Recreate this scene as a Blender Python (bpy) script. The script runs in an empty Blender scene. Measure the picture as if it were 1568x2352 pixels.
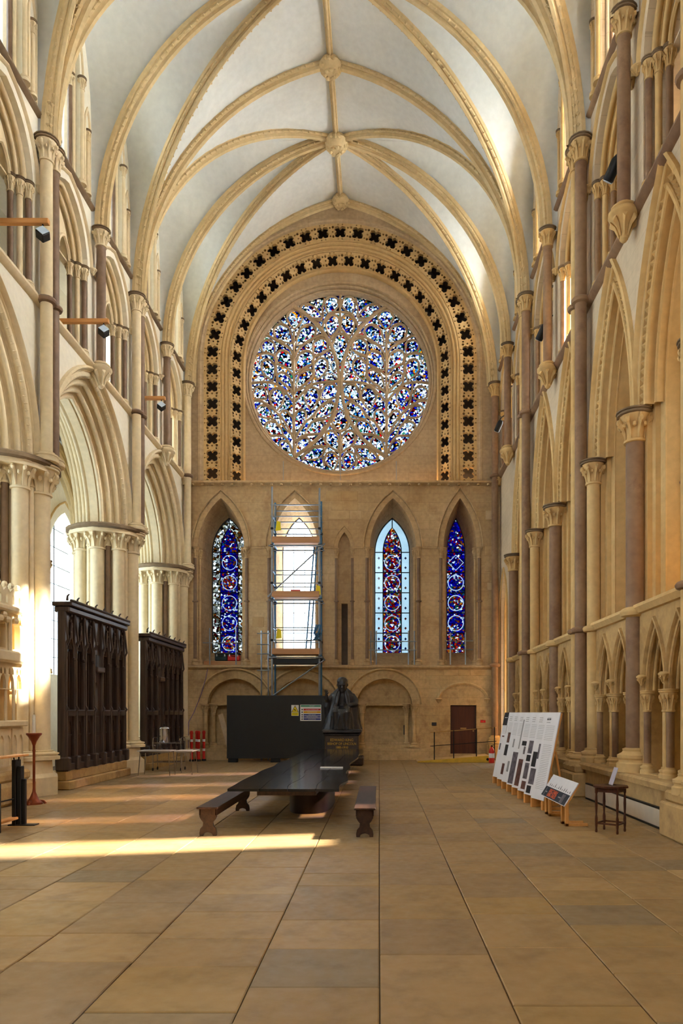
import bpy, bmesh, math, random
from mathutils import Vector, Matrix
from mathutils.geometry import tessellate_polygon

random.seed(7)
PI = math.pi
SC = bpy.context.scene
COL = SC.collection
UNIT = 1.16            # the plan below is laid out in units of 1.16 m; scaled to metres at the end
D = 26.74              # end wall face
XL, XR = -7.25, 4.5    # side wall faces
CX = -1.42             # vault ridge line
BAYS = [26.74, 21.07, 15.40, 9.73, 4.06]
F_PX, W_PX, H_PX = 1650.0, 1568.0, 2352.0
VPX, VPY = 870.0, 1637.0
EYE = 1.75

# ---------------------------------------------------------------- camera
cam_d = bpy.data.cameras.new('camera'); cam = bpy.data.objects.new('camera', cam_d); COL.objects.link(cam)
cam_d.sensor_fit = 'VERTICAL'; cam_d.sensor_height = 36.0; cam_d.sensor_width = 24.0
cam_d.lens = F_PX / H_PX * 36.0
cam_d.shift_x = -(VPX - W_PX / 2) / H_PX
cam_d.shift_y = (VPY - H_PX / 2) / H_PX
cam_d.clip_start = 0.05; cam_d.clip_end = 300
cam.location = (0, 0, EYE * UNIT); cam.rotation_euler = (PI / 2, 0, 0)
SC.camera = cam

# ---------------------------------------------------------------- world, sun, exposure
world = bpy.data.worlds.new('world'); SC.world = world; world.use_nodes = True
bg = world.node_tree.nodes['Background']
bg.inputs[0].default_value = (0.80, 0.90, 1.0, 1); bg.inputs[1].default_value = 6.0
sun_d = bpy.data.lights.new('sun', 'SUN'); sun = bpy.data.objects.new('sun', sun_d); COL.objects.link(sun)
sun_d.energy = 70.0; sun_d.angle = math.radians(2.5); sun_d.color = (1.0, 0.97, 0.92)
sun.rotation_euler = Vector((-8.5, -1.75, -6.0)).to_track_quat('-Z', 'Y').to_euler()
sun.location = (40, 20, 40)
SC.view_settings.view_transform = 'Standard'; SC.view_settings.look = 'None'
SC.view_settings.exposure = 1.4; SC.view_settings.gamma = 1.0; SC.view_settings.use_curve_mapping = False

# ---------------------------------------------------------------- mesh helpers
class MB:
    def __init__(s): s.v = []; s.f = []
    def add(s, vs, fs):
        o = len(s.v); s.v += [tuple(p) for p in vs]; s.f += [tuple(i + o for i in f) for f in fs]; return s
    def box(s, x0, y0, z0, x1, y1, z1, m=None):
        vs = [Vector((x, y, z)) for z in (z0, z1) for y in (y0, y1) for x in (x0, x1)]
        if m is not None: vs = [m @ v for v in vs]
        return s.add(vs, [(0, 2, 3, 1), (4, 5, 7, 6), (0, 1, 5, 4), (2, 6, 7, 3), (0, 4, 6, 2), (1, 3, 7, 5)])
    def bbox(s, x0, y0, z0, x1, y1, z1, b, m=None):
        # box with chamfered edges
        bm = bmesh.new(); bmesh.ops.create_cube(bm, size=1)
        for v in bm.verts: v.co = Vector(((x0 + x1) / 2 + v.co.x * (x1 - x0), (y0 + y1) / 2 + v.co.y * (y1 - y0), (z0 + z1) / 2 + v.co.z * (z1 - z0)))
        bmesh.ops.bevel(bm, geom=bm.edges[:], offset=b, segments=1, affect='EDGES')
        if m is not None: bm.transform(m)
        bm.verts.index_update()
        s.add([v.co.copy() for v in bm.verts], [[v.index for v in f.verts] for f in bm.faces]); bm.free(); return s
    def tube(s, pts, r, n=8, cap=True):
        pts = [Vector(p) for p in pts]; k = len(pts)
        rs = r if isinstance(r, (list, tuple)) else [r] * k
        t0 = (pts[1] - pts[0]).normalized()
        a = Vector((0, 0, 1)) if abs(t0.z) < .9 else Vector((1, 0, 0))
        nrm = t0.cross(a).normalized(); o = len(s.v); vs = []
        for i, p in enumerate(pts):
            if i == 0: t = pts[1] - pts[0]
            elif i == k - 1: t = pts[-1] - pts[-2]
            else: t = pts[i + 1] - pts[i - 1]
            t.normalize(); nrm = (nrm - t * nrm.dot(t)).normalized(); b = t.cross(nrm)
            for j in range(n):
                q = 2 * PI * j / n; vs.append(p + (nrm * math.cos(q) + b * math.sin(q)) * rs[i])
        fs = [(i * n + j, i * n + (j + 1) % n, (i + 1) * n + (j + 1) % n, (i + 1) * n + j) for i in range(k - 1) for j in range(n)]
        if cap: fs += [tuple(range(n))[::-1], tuple((k - 1) * n + j for j in range(n))]
        return s.add(vs, fs)
    def lathe(s, prof, c=(0, 0, 0), n=12, cap=True, sx=1, sy=1):
        vs = []; k = len(prof)
        for r, z in prof:
            for j in range(n):
                q = 2 * PI * j / n; vs.append((c[0] + r * sx * math.cos(q), c[1] + r * sy * math.sin(q), c[2] + z))
        fs = [(i * n + j, i * n + (j + 1) % n, (i + 1) * n + (j + 1) % n, (i + 1) * n + j) for i in range(k - 1) for j in range(n)]
        if cap: fs += [tuple(range(n))[::-1], tuple((k - 1) * n + j for j in range(n))]
        return s.add(vs, fs)
    def ball(s, c, r, n=6, m=4, sc=(1, 1, 1)):
        vs = [(c[0], c[1], c[2] - r * sc[2])]
        for i in range(1, m):
            a = -PI / 2 + PI * i / m
            for j in range(n):
                q = 2 * PI * j / n; vs.append((c[0] + r * sc[0] * math.cos(a) * math.cos(q), c[1] + r * sc[1] * math.cos(a) * math.sin(q), c[2] + r * sc[2] * math.sin(a)))
        vs.append((c[0], c[1], c[2] + r * sc[2])); e = len(vs) - 1; fs = []
        for j in range(n):
            fs.append((0, 1 + (j + 1) % n, 1 + j)); fs.append((e, e - n + j, e - n + (j + 1) % n))
            for i in range(m - 2): fs.append((1 + i * n + j, 1 + i * n + (j + 1) % n, 1 + (i + 1) * n + (j + 1) % n, 1 + (i + 1) * n + j))
        return s.add(vs, fs)
    def plate(s, outer, holes, M, d0, d1, back=True):
        loops = [list(outer)] + [list(h) for h in holes]
        tri = tessellate_polygon([[Vector((p[0], p[1], 0)) for p in l] for l in loops])
        flat = [p for l in loops for p in l]; n = len(flat)
        vs = [M(p[0], p[1], d0) for p in flat] + [M(p[0], p[1], d1) for p in flat]
        fs = [tuple(t) for t in tri] + ([tuple(i + n for i in t[::-1]) for t in tri] if back else [])
        o = 0
        for l in loops:
            k = len(l); fs += [(o + i, o + (i + 1) % k, n + o + (i + 1) % k, n + o + i) for i in range(k)]; o += k
        return s.add(vs, fs)
    def sweep(s, path, prof, M, closed=False, loop=False):
        k = len(prof); vs = []
        for (u, z, nu, nz) in path:
            for (rho, d) in prof: vs.append(M(u + nu * rho, z + nz * rho, d))
        m = len(path); kk = k if closed else k - 1; fs = []
        for i in range(m if loop else m - 1):
            i2 = (i + 1) % m
            for j in range(kk): fs.append((i * k + j, i * k + (j + 1) % k, i2 * k + (j + 1) % k, i2 * k + j))
        if closed and not loop: fs += [tuple(range(k)), tuple((m - 1) * k + j for j in range(k))[::-1]]
        return s.add(vs, fs)
    def quadgrid(s, rows):
        n = len(rows[0]); vs = [p for r in rows for p in r]
        return s.add(vs, [(i * n + j, i * n + j + 1, (i + 1) * n + j + 1, (i + 1) * n + j) for i in range(len(rows) - 1) for j in range(n - 1)])
    def mesh(s, name, mat, smooth=True, ang=38):
        me = bpy.data.meshes.new(name); me.from_pydata(s.v, [], s.f)
        bm = bmesh.new(); bm.from_mesh(me); bmesh.ops.recalc_face_normals(bm, faces=bm.faces[:]); bm.to_mesh(me); bm.free()
        if mat: me.materials.append(mat)
        if smooth:
            me.shade_smooth(); me.set_sharp_from_angle(angle=math.radians(ang))
        return me
    def build(s, name, mat, parent=None, smooth=True, ang=38, stuff=False, loc=None):
        o = bpy.data.objects.new(name, s.mesh(name, mat, smooth, ang)); COL.objects.link(o)
        if parent is not None: o.parent = parent
        if stuff: o['kind'] = 'stuff'
        if loc is not None: o.location = loc
        return o

def put(name, me, parent, loc=(0, 0, 0), sc=(1, 1, 1), rot=(0, 0, 0)):
    o = bpy.data.objects.new(name, me); COL.objects.link(o); o.parent = parent
    o.location = loc; o.scale = sc; o.rotation_euler = rot; return o
def empty(name, loc=(0, 0, 0), rz=0):
    o = bpy.data.objects.new(name, None); COL.objects.link(o); o.location = loc; o.rotation_euler = (0, 0, rz); o.empty_display_size = .1; return o
def tag(o, label, cat, group=None, kind=None):
    o['label'] = label; o['category'] = cat
    if group: o['group'] = group
    if kind: o['kind'] = kind
    return o
def thing(name, label, cat, loc=(0, 0, 0), rz=0, group=None): return tag(empty(name, loc, rz), label, cat, group)
def copy_tree(o, parent=None):
    c = o.copy(); COL.objects.link(c); c.parent = parent
    for ch in list(o.children): copy_tree(ch, c)
    return c

# ---------------------------------------------------------------- materials
def srgb(r, g, b):
    f = lambda c: (c / 255 / 12.92) if c / 255 <= .04045 else ((c / 255 + .055) / 1.055) ** 2.4
    return (f(r), f(g), f(b), 1)
class NT:
    def __init__(s, name):
        s.m = bpy.data.materials.new(name); s.m.use_nodes = True; s.t = s.m.node_tree; s.n = s.t.nodes
        s.p = s.n['Principled BSDF']; s.out = s.n['Material Output']
    def node(s, typ, **kw):
        n = s.n.new(typ)
        for k, v in kw.items():
            if k.startswith('i_'): n.inputs[k[2:].replace('_', ' ')].default_value = v
            else: setattr(n, k, v)
        return n
    def link(s, a, b): s.t.links.new(a, b)
    def ramp(s, stops, interp='LINEAR'):
        r = s.n.new('ShaderNodeValToRGB'); r.color_ramp.interpolation = interp; e = r.color_ramp.elements
        while len(e) < len(stops): e.new(.5)
        for i, (p, c) in enumerate(stops): e[i].position = p; e[i].color = c
        return r
    def mix(s, fac, a, b, mode='MIX'):
        m = s.n.new('ShaderNodeMix'); m.data_type = 'RGBA'; m.blend_type = mode
        for sock, val in ((m.inputs[0], fac), (m.inputs[6], a), (m.inputs[7], b)):
            if hasattr(val, 'links') or hasattr(val, 'is_linked'): s.link(val, sock)
            else: sock.default_value = val
        return m.outputs[2]

def stone(name, c1, c2, rough=.85, joints=None, bump=.25, jw=.75, jh=.33, scale=1.0, jstr=.35, dark=None, mott=.78):
    t = NT(name); g = t.node('ShaderNodeNewGeometry')
    n1 = t.node('ShaderNodeTexNoise', i_Scale=.55 * scale, i_Detail=6.0); t.link(g.outputs['Position'], n1.inputs['Vector'])
    n2 = t.node('ShaderNodeTexNoise', i_Scale=7.0 * scale, i_Detail=5.0); t.link(g.outputs['Position'], n2.inputs['Vector'])
    r1 = t.ramp([(.34, c1), (.66, c2)]); t.link(n1.outputs[0], r1.inputs[0])
    r2 = t.ramp([(.3, (mott, mott, mott, 1)), (.7, (1.05, 1.05, 1.05, 1))]); t.link(n2.outputs[0], r2.inputs[0])
    col = t.mix(.8, r1.outputs[0], r2.outputs[0], 'MULTIPLY')
    bsrc = n2.outputs[0]
    if dark:
        n3 = t.node('ShaderNodeTexNoise', i_Scale=1.3, i_Detail=7.0, i_Roughness=.7); t.link(g.outputs['Position'], n3.inputs['Vector'])
        r3 = t.ramp([(.52, (0, 0, 0, 1)), (.66, (1, 1, 1, 1))]); t.link(n3.outputs[0], r3.inputs[0])
        f = t.mix(1, r3.outputs[0], (.6, .6, .6, 1), 'MULTIPLY'); col = t.mix(f, col, dark)
    if joints:
        sp = t.node('ShaderNodeSeparateXYZ'); t.link(g.outputs['Position'], sp.inputs[0])
        cb = t.node('ShaderNodeCombineXYZ'); t.link(sp.outputs[0 if joints == 'x' else 1], cb.inputs[0]); t.link(sp.outputs[2], cb.inputs[1])
        br = t.node('ShaderNodeTexBrick', i_Scale=1.0); br.inputs['Brick Width'].default_value = jw * UNIT; br.inputs['Row Height'].default_value = jh * UNIT
        br.inputs['Mortar Size'].default_value = .008; br.inputs['Mortar Smooth'].default_value = .4; br.inputs['Bias'].default_value = 0
        br.inputs['Color1'].default_value = (1, 1, 1, 1); br.inputs['Color2'].default_value = (.86, .85, .84, 1); br.inputs['Mortar'].default_value = (.55, .5, .45, 1)
        t.link(cb.outputs[0], br.inputs[0]); col = t.mix(jstr, col, br.outputs[0], 'MULTIPLY')
    t.link(col, t.p.inputs['Base Color']); t.p.inputs['Roughness'].default_value = rough
    t.p.inputs['Specular IOR Level'].default_value = .25
    b = t.node('ShaderNodeBump', i_Strength=bump, i_Distance=.02); t.link(bsrc, b.inputs['Height']); t.link(b.outputs[0], t.p.inputs['Normal'])
    return t.m
def plain(name, c, rough=.6, metal=0.0, spec=.4, var=.12, scale=6.0, coat=0):
    t = NT(name); g = t.node('ShaderNodeTexCoord')
    n = t.node('ShaderNodeTexNoise', i_Scale=scale, i_Detail=4.0); t.link(g.outputs['Object'], n.inputs['Vector'])
    lo = tuple(x * (1 - var) for x in c[:3]) + (1,); hi = tuple(min(1, x * (1 + var)) for x in c[:3]) + (1,)
    r = t.ramp([(.3, lo), (.7, hi)]); t.link(n.outputs[0], r.inputs[0]); t.link(r.outputs[0], t.p.inputs['Base Color'])
    t.p.inputs['Roughness'].default_value = rough; t.p.inputs['Metallic'].default_value = metal
    t.p.inputs['Specular IOR Level'].default_value = spec
    if coat: t.p.inputs['Coat Weight'].default_value = coat
    return t.m
def wood(name, c1, c2, rough=.5, axis=1, scale=3.0, spec=.4):
    t = NT(name); g = t.node('ShaderNodeTexCoord'); mp = t.node('ShaderNodeMapping')
    sc = [scale * 6] * 3; sc[axis] = scale * .35; mp.inputs['Scale'].default_value = sc
    t.link(g.outputs['Object'], mp.inputs[0]); n = t.node('ShaderNodeTexNoise', i_Scale=1.0, i_Detail=5.0, i_Distortion=.6); t.link(mp.outputs[0], n.inputs['Vector'])
    r = t.ramp([(.3, c1), (.7, c2)]); t.link(n.outputs[0], r.inputs[0]); t.link(r.outputs[0], t.p.inputs['Base Color'])
    t.p.inputs['Roughness'].default_value = rough; t.p.inputs['Specular IOR Level'].default_value = spec
    b = t.node('ShaderNodeBump', i_Strength=.15, i_Distance=.01); t.link(n.outputs[0], b.inputs['Height']); t.link(b.outputs[0], t.p.inputs['Normal'])
    return t.m
def glass(name, stops, scale, lead=.035, gain=1.0, seed=0.0):
    # coloured leaded glass: small pieces each of one colour, daylight passes through
    t = NT(name); t.n.remove(t.p); g = t.node('ShaderNodeNewGeometry'); mp = t.node('ShaderNodeMapping'); mp.inputs['Location'].default_value = (seed, seed * 1.7, 0)
    t.link(g.outputs['Position'], mp.inputs[0])
    v = t.node('ShaderNodeTexVoronoi', i_Scale=scale); t.link(mp.outputs[0], v.inputs['Vector'])
    sp = t.node('ShaderNodeSeparateColor'); t.link(v.outputs['Color'], sp.inputs[0])
    r = t.ramp(stops, 'CONSTANT'); t.link(sp.outputs[0], r.inputs[0])
    hs = t.node('ShaderNodeHueSaturation'); t.link(r.outputs[0], hs.inputs['Color'])
    ma = t.node('ShaderNodeMapRange'); ma.inputs[3].default_value = .35 * gain; ma.inputs[4].default_value = 1.25 * gain; t.link(sp.outputs[1], ma.inputs[0]); t.link(ma.outputs[0], hs.inputs['Value'])
    v2 = t.node('ShaderNodeTexVoronoi', i_Scale=scale); v2.feature = 'DISTANCE_TO_EDGE'; t.link(mp.outputs[0], v2.inputs['Vector'])
    lt = t.node('ShaderNodeMath', operation='LESS_THAN'); lt.inputs[1].default_value = lead; t.link(v2.outputs['Distance'], lt.inputs[0])
    tr = t.node('ShaderNodeBsdfTransparent'); t.link(hs.outputs[0], tr.inputs[0])
    df = t.node('ShaderNodeBsdfDiffuse'); df.inputs[0].default_value = (.012, .012, .014, 1)
    mx = t.node('ShaderNodeMixShader'); t.link(lt.outputs[0], mx.inputs[0]); t.link(tr.outputs[0], mx.inputs[1]); t.link(df.outputs[0], mx.inputs[2])
    t.link(mx.outputs[0], t.out.inputs[0]); return t.m
def clear_glass(name, tint, gloss=.06):
    t = NT(name); t.n.remove(t.p); g = t.node('ShaderNodeNewGeometry')
    n = t.node('ShaderNodeTexNoise', i_Scale=2.0, i_Detail=3.0); t.link(g.outputs['Position'], n.inputs['Vector'])
    r = t.ramp([(.3, tuple(x * .9 for x in tint[:3]) + (1,)), (.7, tint)]); t.link(n.outputs[0], r.inputs[0])
    tr = t.node('ShaderNodeBsdfTransparent'); t.link(r.outputs[0], tr.inputs[0]); gl = t.node('ShaderNodeBsdfGlossy'); gl.inputs['Roughness'].default_value = .1
    mx = t.node('ShaderNodeMixShader'); mx.inputs[0].default_value = gloss; t.link(tr.outputs[0], mx.inputs[1]); t.link(gl.outputs[0], mx.inputs[2])
    t.link(mx.outputs[0], t.out.inputs[0]); return t.m

M = {}
M['far'] = stone('limestone_end_wall', srgb(196, 164, 118), srgb(212, 182, 138), joints='x', jstr=.5, dark=srgb(168, 134, 92))
M['far_up'] = stone('limestone_upper_end_wall', srgb(186, 160, 124), srgb(200, 174, 138), joints='x', jstr=.45)
M['trac'] = stone('ochre_tracery_stone', srgb(196, 160, 106), srgb(206, 174, 122), mott=0.88)
M['low'] = stone('stained_lower_wall_stone', srgb(206, 172, 118), srgb(222, 192, 142), joints='x', jstr=.55, dark=srgb(158, 124, 82))
M['cream'] = stone('cream_limestone', srgb(222, 202, 162), srgb(232, 214, 178), mott=0.9, bump=.15)
M['plasterL'] = stone('pale_plaster_wall', srgb(234, 226, 204), srgb(240, 233, 214), mott=0.95, bump=.1)
M['wallR'] = stone('pinkish_ashlar', srgb(206, 186, 156), srgb(216, 196, 164), mott=0.9, joints='y', jstr=.4, jw=.9)
M['ochre'] = stone('golden_limestone', srgb(206, 168, 108), srgb(218, 186, 130), mott=0.86, bump=.2)
M['dado'] = stone('worn_dado_stone', srgb(188, 152, 96), srgb(208, 174, 120), bump=.35, dark=srgb(150, 118, 78))
M['marble'] = stone('brown_polished_marble', srgb(122, 98, 78), srgb(150, 124, 100), rough=.45, bump=.15)
M['marbleR'] = stone('worn_brown_shaft_stone', srgb(136, 104, 78), srgb(160, 128, 96), rough=.55, bump=.25, dark=srgb(112, 82, 64))
M['rib'] = stone('rib_limestone', srgb(206, 180, 132), srgb(222, 198, 152), mott=0.86, bump=.2)
M['vault'] = stone('vault_plaster', srgb(208, 210, 206), srgb(222, 224, 220), mott=0.93, bump=.12, scale=.8, rough=.75)
M['abac'] = stone('dark_abacus_stone', srgb(120, 100, 78), srgb(142, 120, 92))
M['void'] = stone('shade_toned_stone', srgb(84, 74, 66), srgb(98, 88, 78))  # stone coloured dark to stand for shade in the unlit recesses
def flag_mat():
    t = NT('flagstone'); g = t.node('ShaderNodeNewGeometry'); oi = t.node('ShaderNodeObjectInfo')
    r = t.ramp([(0, srgb(166, 136, 92)), (.3, srgb(182, 150, 102)), (.6, srgb(158, 130, 92)), (.8, srgb(172, 140, 88)), (1, srgb(148, 128, 98))]); t.link(oi.outputs['Random'], r.inputs[0])
    n = t.node('ShaderNodeTexNoise', i_Scale=2.2, i_Detail=8.0, i_Roughness=.65); t.link(g.outputs['Position'], n.inputs['Vector'])
    r2 = t.ramp([(.3, (.72, .7, .68, 1)), (.5, (1, 1, 1, 1)), (.72, (1.1, 1.06, 1.0, 1))]); t.link(n.outputs[0], r2.inputs[0])
    c = t.mix(.85, r.outputs[0], r2.outputs[0], 'MULTIPLY'); t.link(c, t.p.inputs['Base Color'])
    n3 = t.node('ShaderNodeTexNoise', i_Scale=9.0, i_Detail=6.0); t.link(g.outputs['Position'], n3.inputs['Vector'])
    r4 = t.ramp([(.3, (.42, .42, .42, 1)), (.7, (.62, .62, .62, 1))]); t.link(n3.outputs[0], r4.inputs[0]); t.link(r4.outputs[0], t.p.inputs['Roughness'])
    b = t.node('ShaderNodeBump', i_Strength=.18, i_Distance=.02); t.link(n3.outputs[0], b.inputs['Height']); t.link(b.outputs[0], t.p.inputs['Normal'])
    t.p.inputs['Specular IOR Level'].default_value = .35
    return t.m
M['flag'] = flag_mat()
M['joint'] = plain('floor_joint', srgb(96, 74, 52), .9)
WHITE = (.95, .98, 1, 1)
pal_rose = [(0, (.95, .98, 1, 1)), (.30, (.7, .82, .9, 1)), (.44, (.45, .6, .72, 1)), (.52, (.03, .04, .32, 1)), (.62, (.06, .12, .45, 1)), (.68, (.08, .28, .5, 1)), (.73, (.42, .03, .04, 1)), (.78, (.5, .26, .04, 1)), (.83, (.06, .24, .16, 1)), (.87, (.02, .02, .03, 1))]
pal_blue = [(0, (.02, .02, .42, 1)), (.38, (.04, .06, .55, 1)), (.55, (.06, .03, .28, 1)), (.66, (.45, .02, .05, 1)), (.74, (.75, .85, .95, 1)), (.84, (.05, .22, .3, 1)), (.9, (.4, .2, .05, 1))]
pal_gris = [(0, (.85, .9, .88, 1)), (.42, (.6, .62, .55, 1)), (.6, (.3, .26, .16, 1)), (.74, (.4, .2, .05, 1)), (.82, (.3, .05, .04, 1)), (.88, (.9, .95, 1, 1))]
pal_mix = [(0, (.05, .06, .45, 1)), (.25, (.5, .1, .04, 1)), (.42, (.55, .3, .06, 1)), (.56, (.8, .85, .9, 1)), (.72, (.1, .3, .25, 1)), (.84, (.45, .03, .05, 1))]
pal_dim = [(0, (.1, .1, .22, 1)), (.4, (.2, .17, .1, 1)), (.7, (.22, .2, .18, 1)), (.85, (.2, .13, .07, 1))]
M['g_rose'] = glass('rose_glass', pal_rose, 12.5, .05, .6)
M['g_blue'] = glass('blue_medallion_glass', pal_blue, 13, .03, .36)
M['g_gris'] = glass('grisaille_glass', pal_gris, 9, .045, .3)
M['g_mix'] = glass('painted_scene_glass', pal_mix, 13, .03, .36)
M['g_dim'] = glass('dim_painted_glass', pal_dim, 8, .03, 1.3)
M['g_clear'] = clear_glass('clear_glass', (.92, .95, .97, 1))
M['g_blank'] = clear_glass('light_blocking_glass', (.05, .06, .08, 1)); M['g_pale'] = clear_glass('pale_quarry_glass', (.85, .9, .92, 1))  # g_blank: unseen near-bay panes made almost opaque to keep daylight off the near floor
def diffusing_glass(name, tint, f=.6):
    t = NT(name); t.n.remove(t.p); g = t.node('ShaderNodeNewGeometry')
    n = t.node('ShaderNodeTexNoise', i_Scale=3.0); t.link(g.outputs['Position'], n.inputs['Vector'])
    r = t.ramp([(.3, tuple(x * .9 for x in tint[:3]) + (1,)), (.7, tint)]); t.link(n.outputs[0], r.inputs[0])
    a = t.node('ShaderNodeBsdfTransparent'); b = t.node('ShaderNodeBsdfTranslucent'); t.link(r.outputs[0], a.inputs[0]); t.link(r.outputs[0], b.inputs[0])
    m = t.node('ShaderNodeMixShader'); m.inputs[0].default_value = f; t.link(a.outputs[0], m.inputs[1]); t.link(b.outputs[0], m.inputs[2]); t.link(m.outputs[0], t.out.inputs[0]); return t.m
M['g_clereR'] = diffusing_glass('diffusing_clerestory_glass', (.95, .97, .98, 1), .8)
M['g_streak'] = clear_glass('thin_clear_glass', (.5, .48, .46, 1))
M['g_clere'] = clear_glass('clerestory_glass', (.88, .92, .98, 1))
M['lead'] = plain('dark_iron', (.015, .015, .018, 1), .6)

# ---------------------------------------------------------------- plan mappings
ML = lambda u, z, d: (XL - d, u, z)
MR = lambda u, z, d: (XR + d, u, z)
MF = lambda u, z, d: (u, D + d, z)

def arch(uc, zs, a, rise, n=9, zb=None):
    """pointed arch path: list of (u, z, nu, nz); optional straight jambs down to zb"""
    k = 1.0; r = rise
    if rise < a * 1.03: r = a * 1.03; k = rise / r
    R = (a * a + r * r) / (2 * a); c = R - a; ph = math.atan2(r, c)
    L = []
    for i in range(n + 1):
        th = PI - ph * i / n; nu, nz = math.cos(th), math.sin(th) / k
        q = math.hypot(nu, nz); L.append([uc + c + R * math.cos(th), zs + R * math.sin(th) * k, nu / q, nz / q])
    L[-1][0] = uc; e = L[-1]; e[2], e[3] = 0.0, 1.0 / max(.35, e[3])
    P = [tuple(p) for p in L] + [(2 * uc - p[0], p[1], -p[2], p[3]) for p in L[-2::-1]]
    if zb is not None: P = [(uc - a, zb, -1.0, 0.0)] + P + [(uc + a, zb, 1.0, 0.0)]
    return P
def off(path, rho): return [(p[0] + p[2] * rho, p[1] + p[3] * rho) for p in path]
def pts(path): return [(p[0], p[1]) for p in path]

def roll(c, r, a0, a1, n=6): return [(c[0] + r * math.cos(math.radians(a0 + (a1 - a0) * i / n)), c[1] + r * math.sin(math.radians(a0 + (a1 - a0) * i / n))) for i in range(n + 1)]
def orders(rho0, d0, steps, hood=.0):
    """stepped roll-moulded arch profile from (rho0,d0) inwards; steps = [(width, depth, roll_r)]"""
    P = []; rho, d = rho0, d0
    if hood: P += [(rho + hood, d), (rho + hood * .9, d - hood * .8), (rho + hood * .45, d - hood * .95), (rho + hood * .1, d - hood * .5), (rho, d)]
    else: P += [(rho, d)]
    for (w, e, r) in steps:
        cr, cd = rho - w + r, d + r
        P += [(cr + r * 1.5, d), (cr + r * 1.25, d + r * .55)]
        P += roll((cr, cd), r, 55 - 90, -235, 7)
        P += [(rho - w + r * .75, d + r * 2.3), (rho - w + r * .1, d + r * 2.9), (rho - w, d + e)]
        rho -= w; d += e
    return P
# ---------------------------------------------------------------- shared column pieces
_cache = {}
def unit_mesh(kind, mat):
    key = (kind, mat)
    if key in _cache: return _cache[key]
    b = MB(); ang = 38
    if kind == 'shaft': b.lathe([(1, 0), (1, 1)], n=14, cap=False)
    elif kind == 'abacus': b.lathe([(1.55, 0), (1.95, .15), (1.95, .5), (1.8, .6), (2.05, .75), (2.05, 1)], n=16)
    elif kind == 'base': b.lathe([(2.0, 0), (2.0, .35), (1.75, .42), (1.75, .5), (1.9, .58), (1.9, .7), (1.4, .8), (1.3, .86), (1.35, .95), (1.0, 1)], n=16)
    elif kind == 'ring': b.lathe([(1.0, 0), (1.5, .15), (1.65, .45), (1.65, .6), (1.45, .85), (1.0, 1)], n=14, cap=False)
    elif kind == 'capital':
        b.lathe([(1.0, 0), (1.22, .02), (1.22, .1), (1.02, .13), (1.05, .45), (1.25, .72), (1.6, .9), (1.7, 1.0)], n=14)
        for j in range(8):
            q = 2 * PI * j / 8; c, s_ = math.cos(q), math.sin(q)
            pr = [(1.05, .14, .13), (1.14, .4, .17), (1.4, .66, .2), (1.75, .82, .22)]
            b.tube([(c * r, s_ * r, z) for r, z, w in pr], [w for r, z, w in pr], 4)
            b.ball((c * 1.82, s_ * 1.82, .78), .27, 5, 4, (1, 1, .45))
            q2 = q + PI / 8; b.ball((math.cos(q2) * 1.5, math.sin(q2) * 1.5, .6), .22, 5, 3, (1, 1, .5))
        ang = 55
    elif kind == 'corbel':
        b.lathe([(.25, -1.5), (.5, -1.35), (.45, -1.1), (.8, -.6), (1.3, -.25), (1.7, -.1), (1.8, 0), (1.8, .15), (1.4, .3), (1.0, .45)], n=14)
        for j in range(7):
            q = 2 * PI * j / 7; b.tube([(math.cos(q) * r, math.sin(q) * r, z) for r, z in ((.5, -1.2), (.95, -.55), (1.5, -.25))], [.1, .2, .28], 4)
    me = b.mesh(kind, M[mat], True, ang); _cache[key] = me; return me
def column(parent, x, y, z0, z1, r, mat='marble', cap=None, base=None, capmat='cream', abac='abac', names=('shaft', 'capital', 'base'), rings=(), ringmat=None):
    ch = cap if cap else 0; bh = base if base else 0
    put(names[0], unit_mesh('shaft', mat), parent, (x, y, z0 + bh), (r, r, z1 - ch - z0 - bh))
    if cap:
        put(names[1], unit_mesh('capital', capmat), parent, (x, y, z1 - ch), (r, r, ch * .84))
        put('abacus', unit_mesh('abacus', abac), parent, (x, y, z1 - ch * .16), (r, r, ch * .16))
    if base: put(names[2], unit_mesh('base', capmat), parent, (x, y, z0), (r, r, bh))
    for z in rings: put('annulet', unit_mesh('ring', ringmat or mat), parent, (x, y, z - r * .55), (r, r, r * 1.1))

# ================================================================ FLOOR
floor = MB().box(-14, -2, -.3, 8, 29.5, -.022).build('floor', M['joint'], smooth=False)
tag(floor, 'worn golden stone floor of long rectangular flagstones', 'floor', kind='structure')
_flag = {}
far_flags = MB(); fx = -7.3; xs = [fx]
_r = random.Random(3)
lines = [-7.4, -6.62, -5.8, -5.0, -4.18, -3.35, -2.55, -1.73, -.83, .005, .80, 1.57, 2.38, 3.2, 4.02, 4.75]
tops = []
for i in range(len(lines) - 1):
    x0, x1 = lines[i], lines[i + 1]; y = 1.2 + _r.random()
    while y < D + .6:
        ln = _r.choice([.55, .62, .75, .9, 1.05, 1.2]) * (1.0 if i != 6 else 1.2); y2 = min(y + ln, D + .7)
        tops.append((x0, x1, y, y2)); y = y2
def flag_pts(x0, x1, y0, y1, g=.004, e=.008, h=0.0):
    a = [(x0 + g, y0 + g), (x1 - g, y0 + g), (x1 - g, y1 - g), (x0 + g, y1 - g)]
    b2 = [(x0 + g + e, y0 + g + e), (x1 - g - e, y0 + g + e), (x1 - g - e, y1 - g - e), (x0 + g + e, y1 - g - e)]
    vs = [(p[0], p[1], -.03) for p in a] + [(p[0], p[1], h - .006) for p in a] + [(p[0], p[1], h) for p in b2]
    fs = [(8, 9, 10, 11)]
    for k in range(4): j = (k + 1) % 4; fs += [(k, j, 4 + j, 4 + k), (4 + k, 4 + j, 8 + j, 8 + k)]
    return vs, fs
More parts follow.
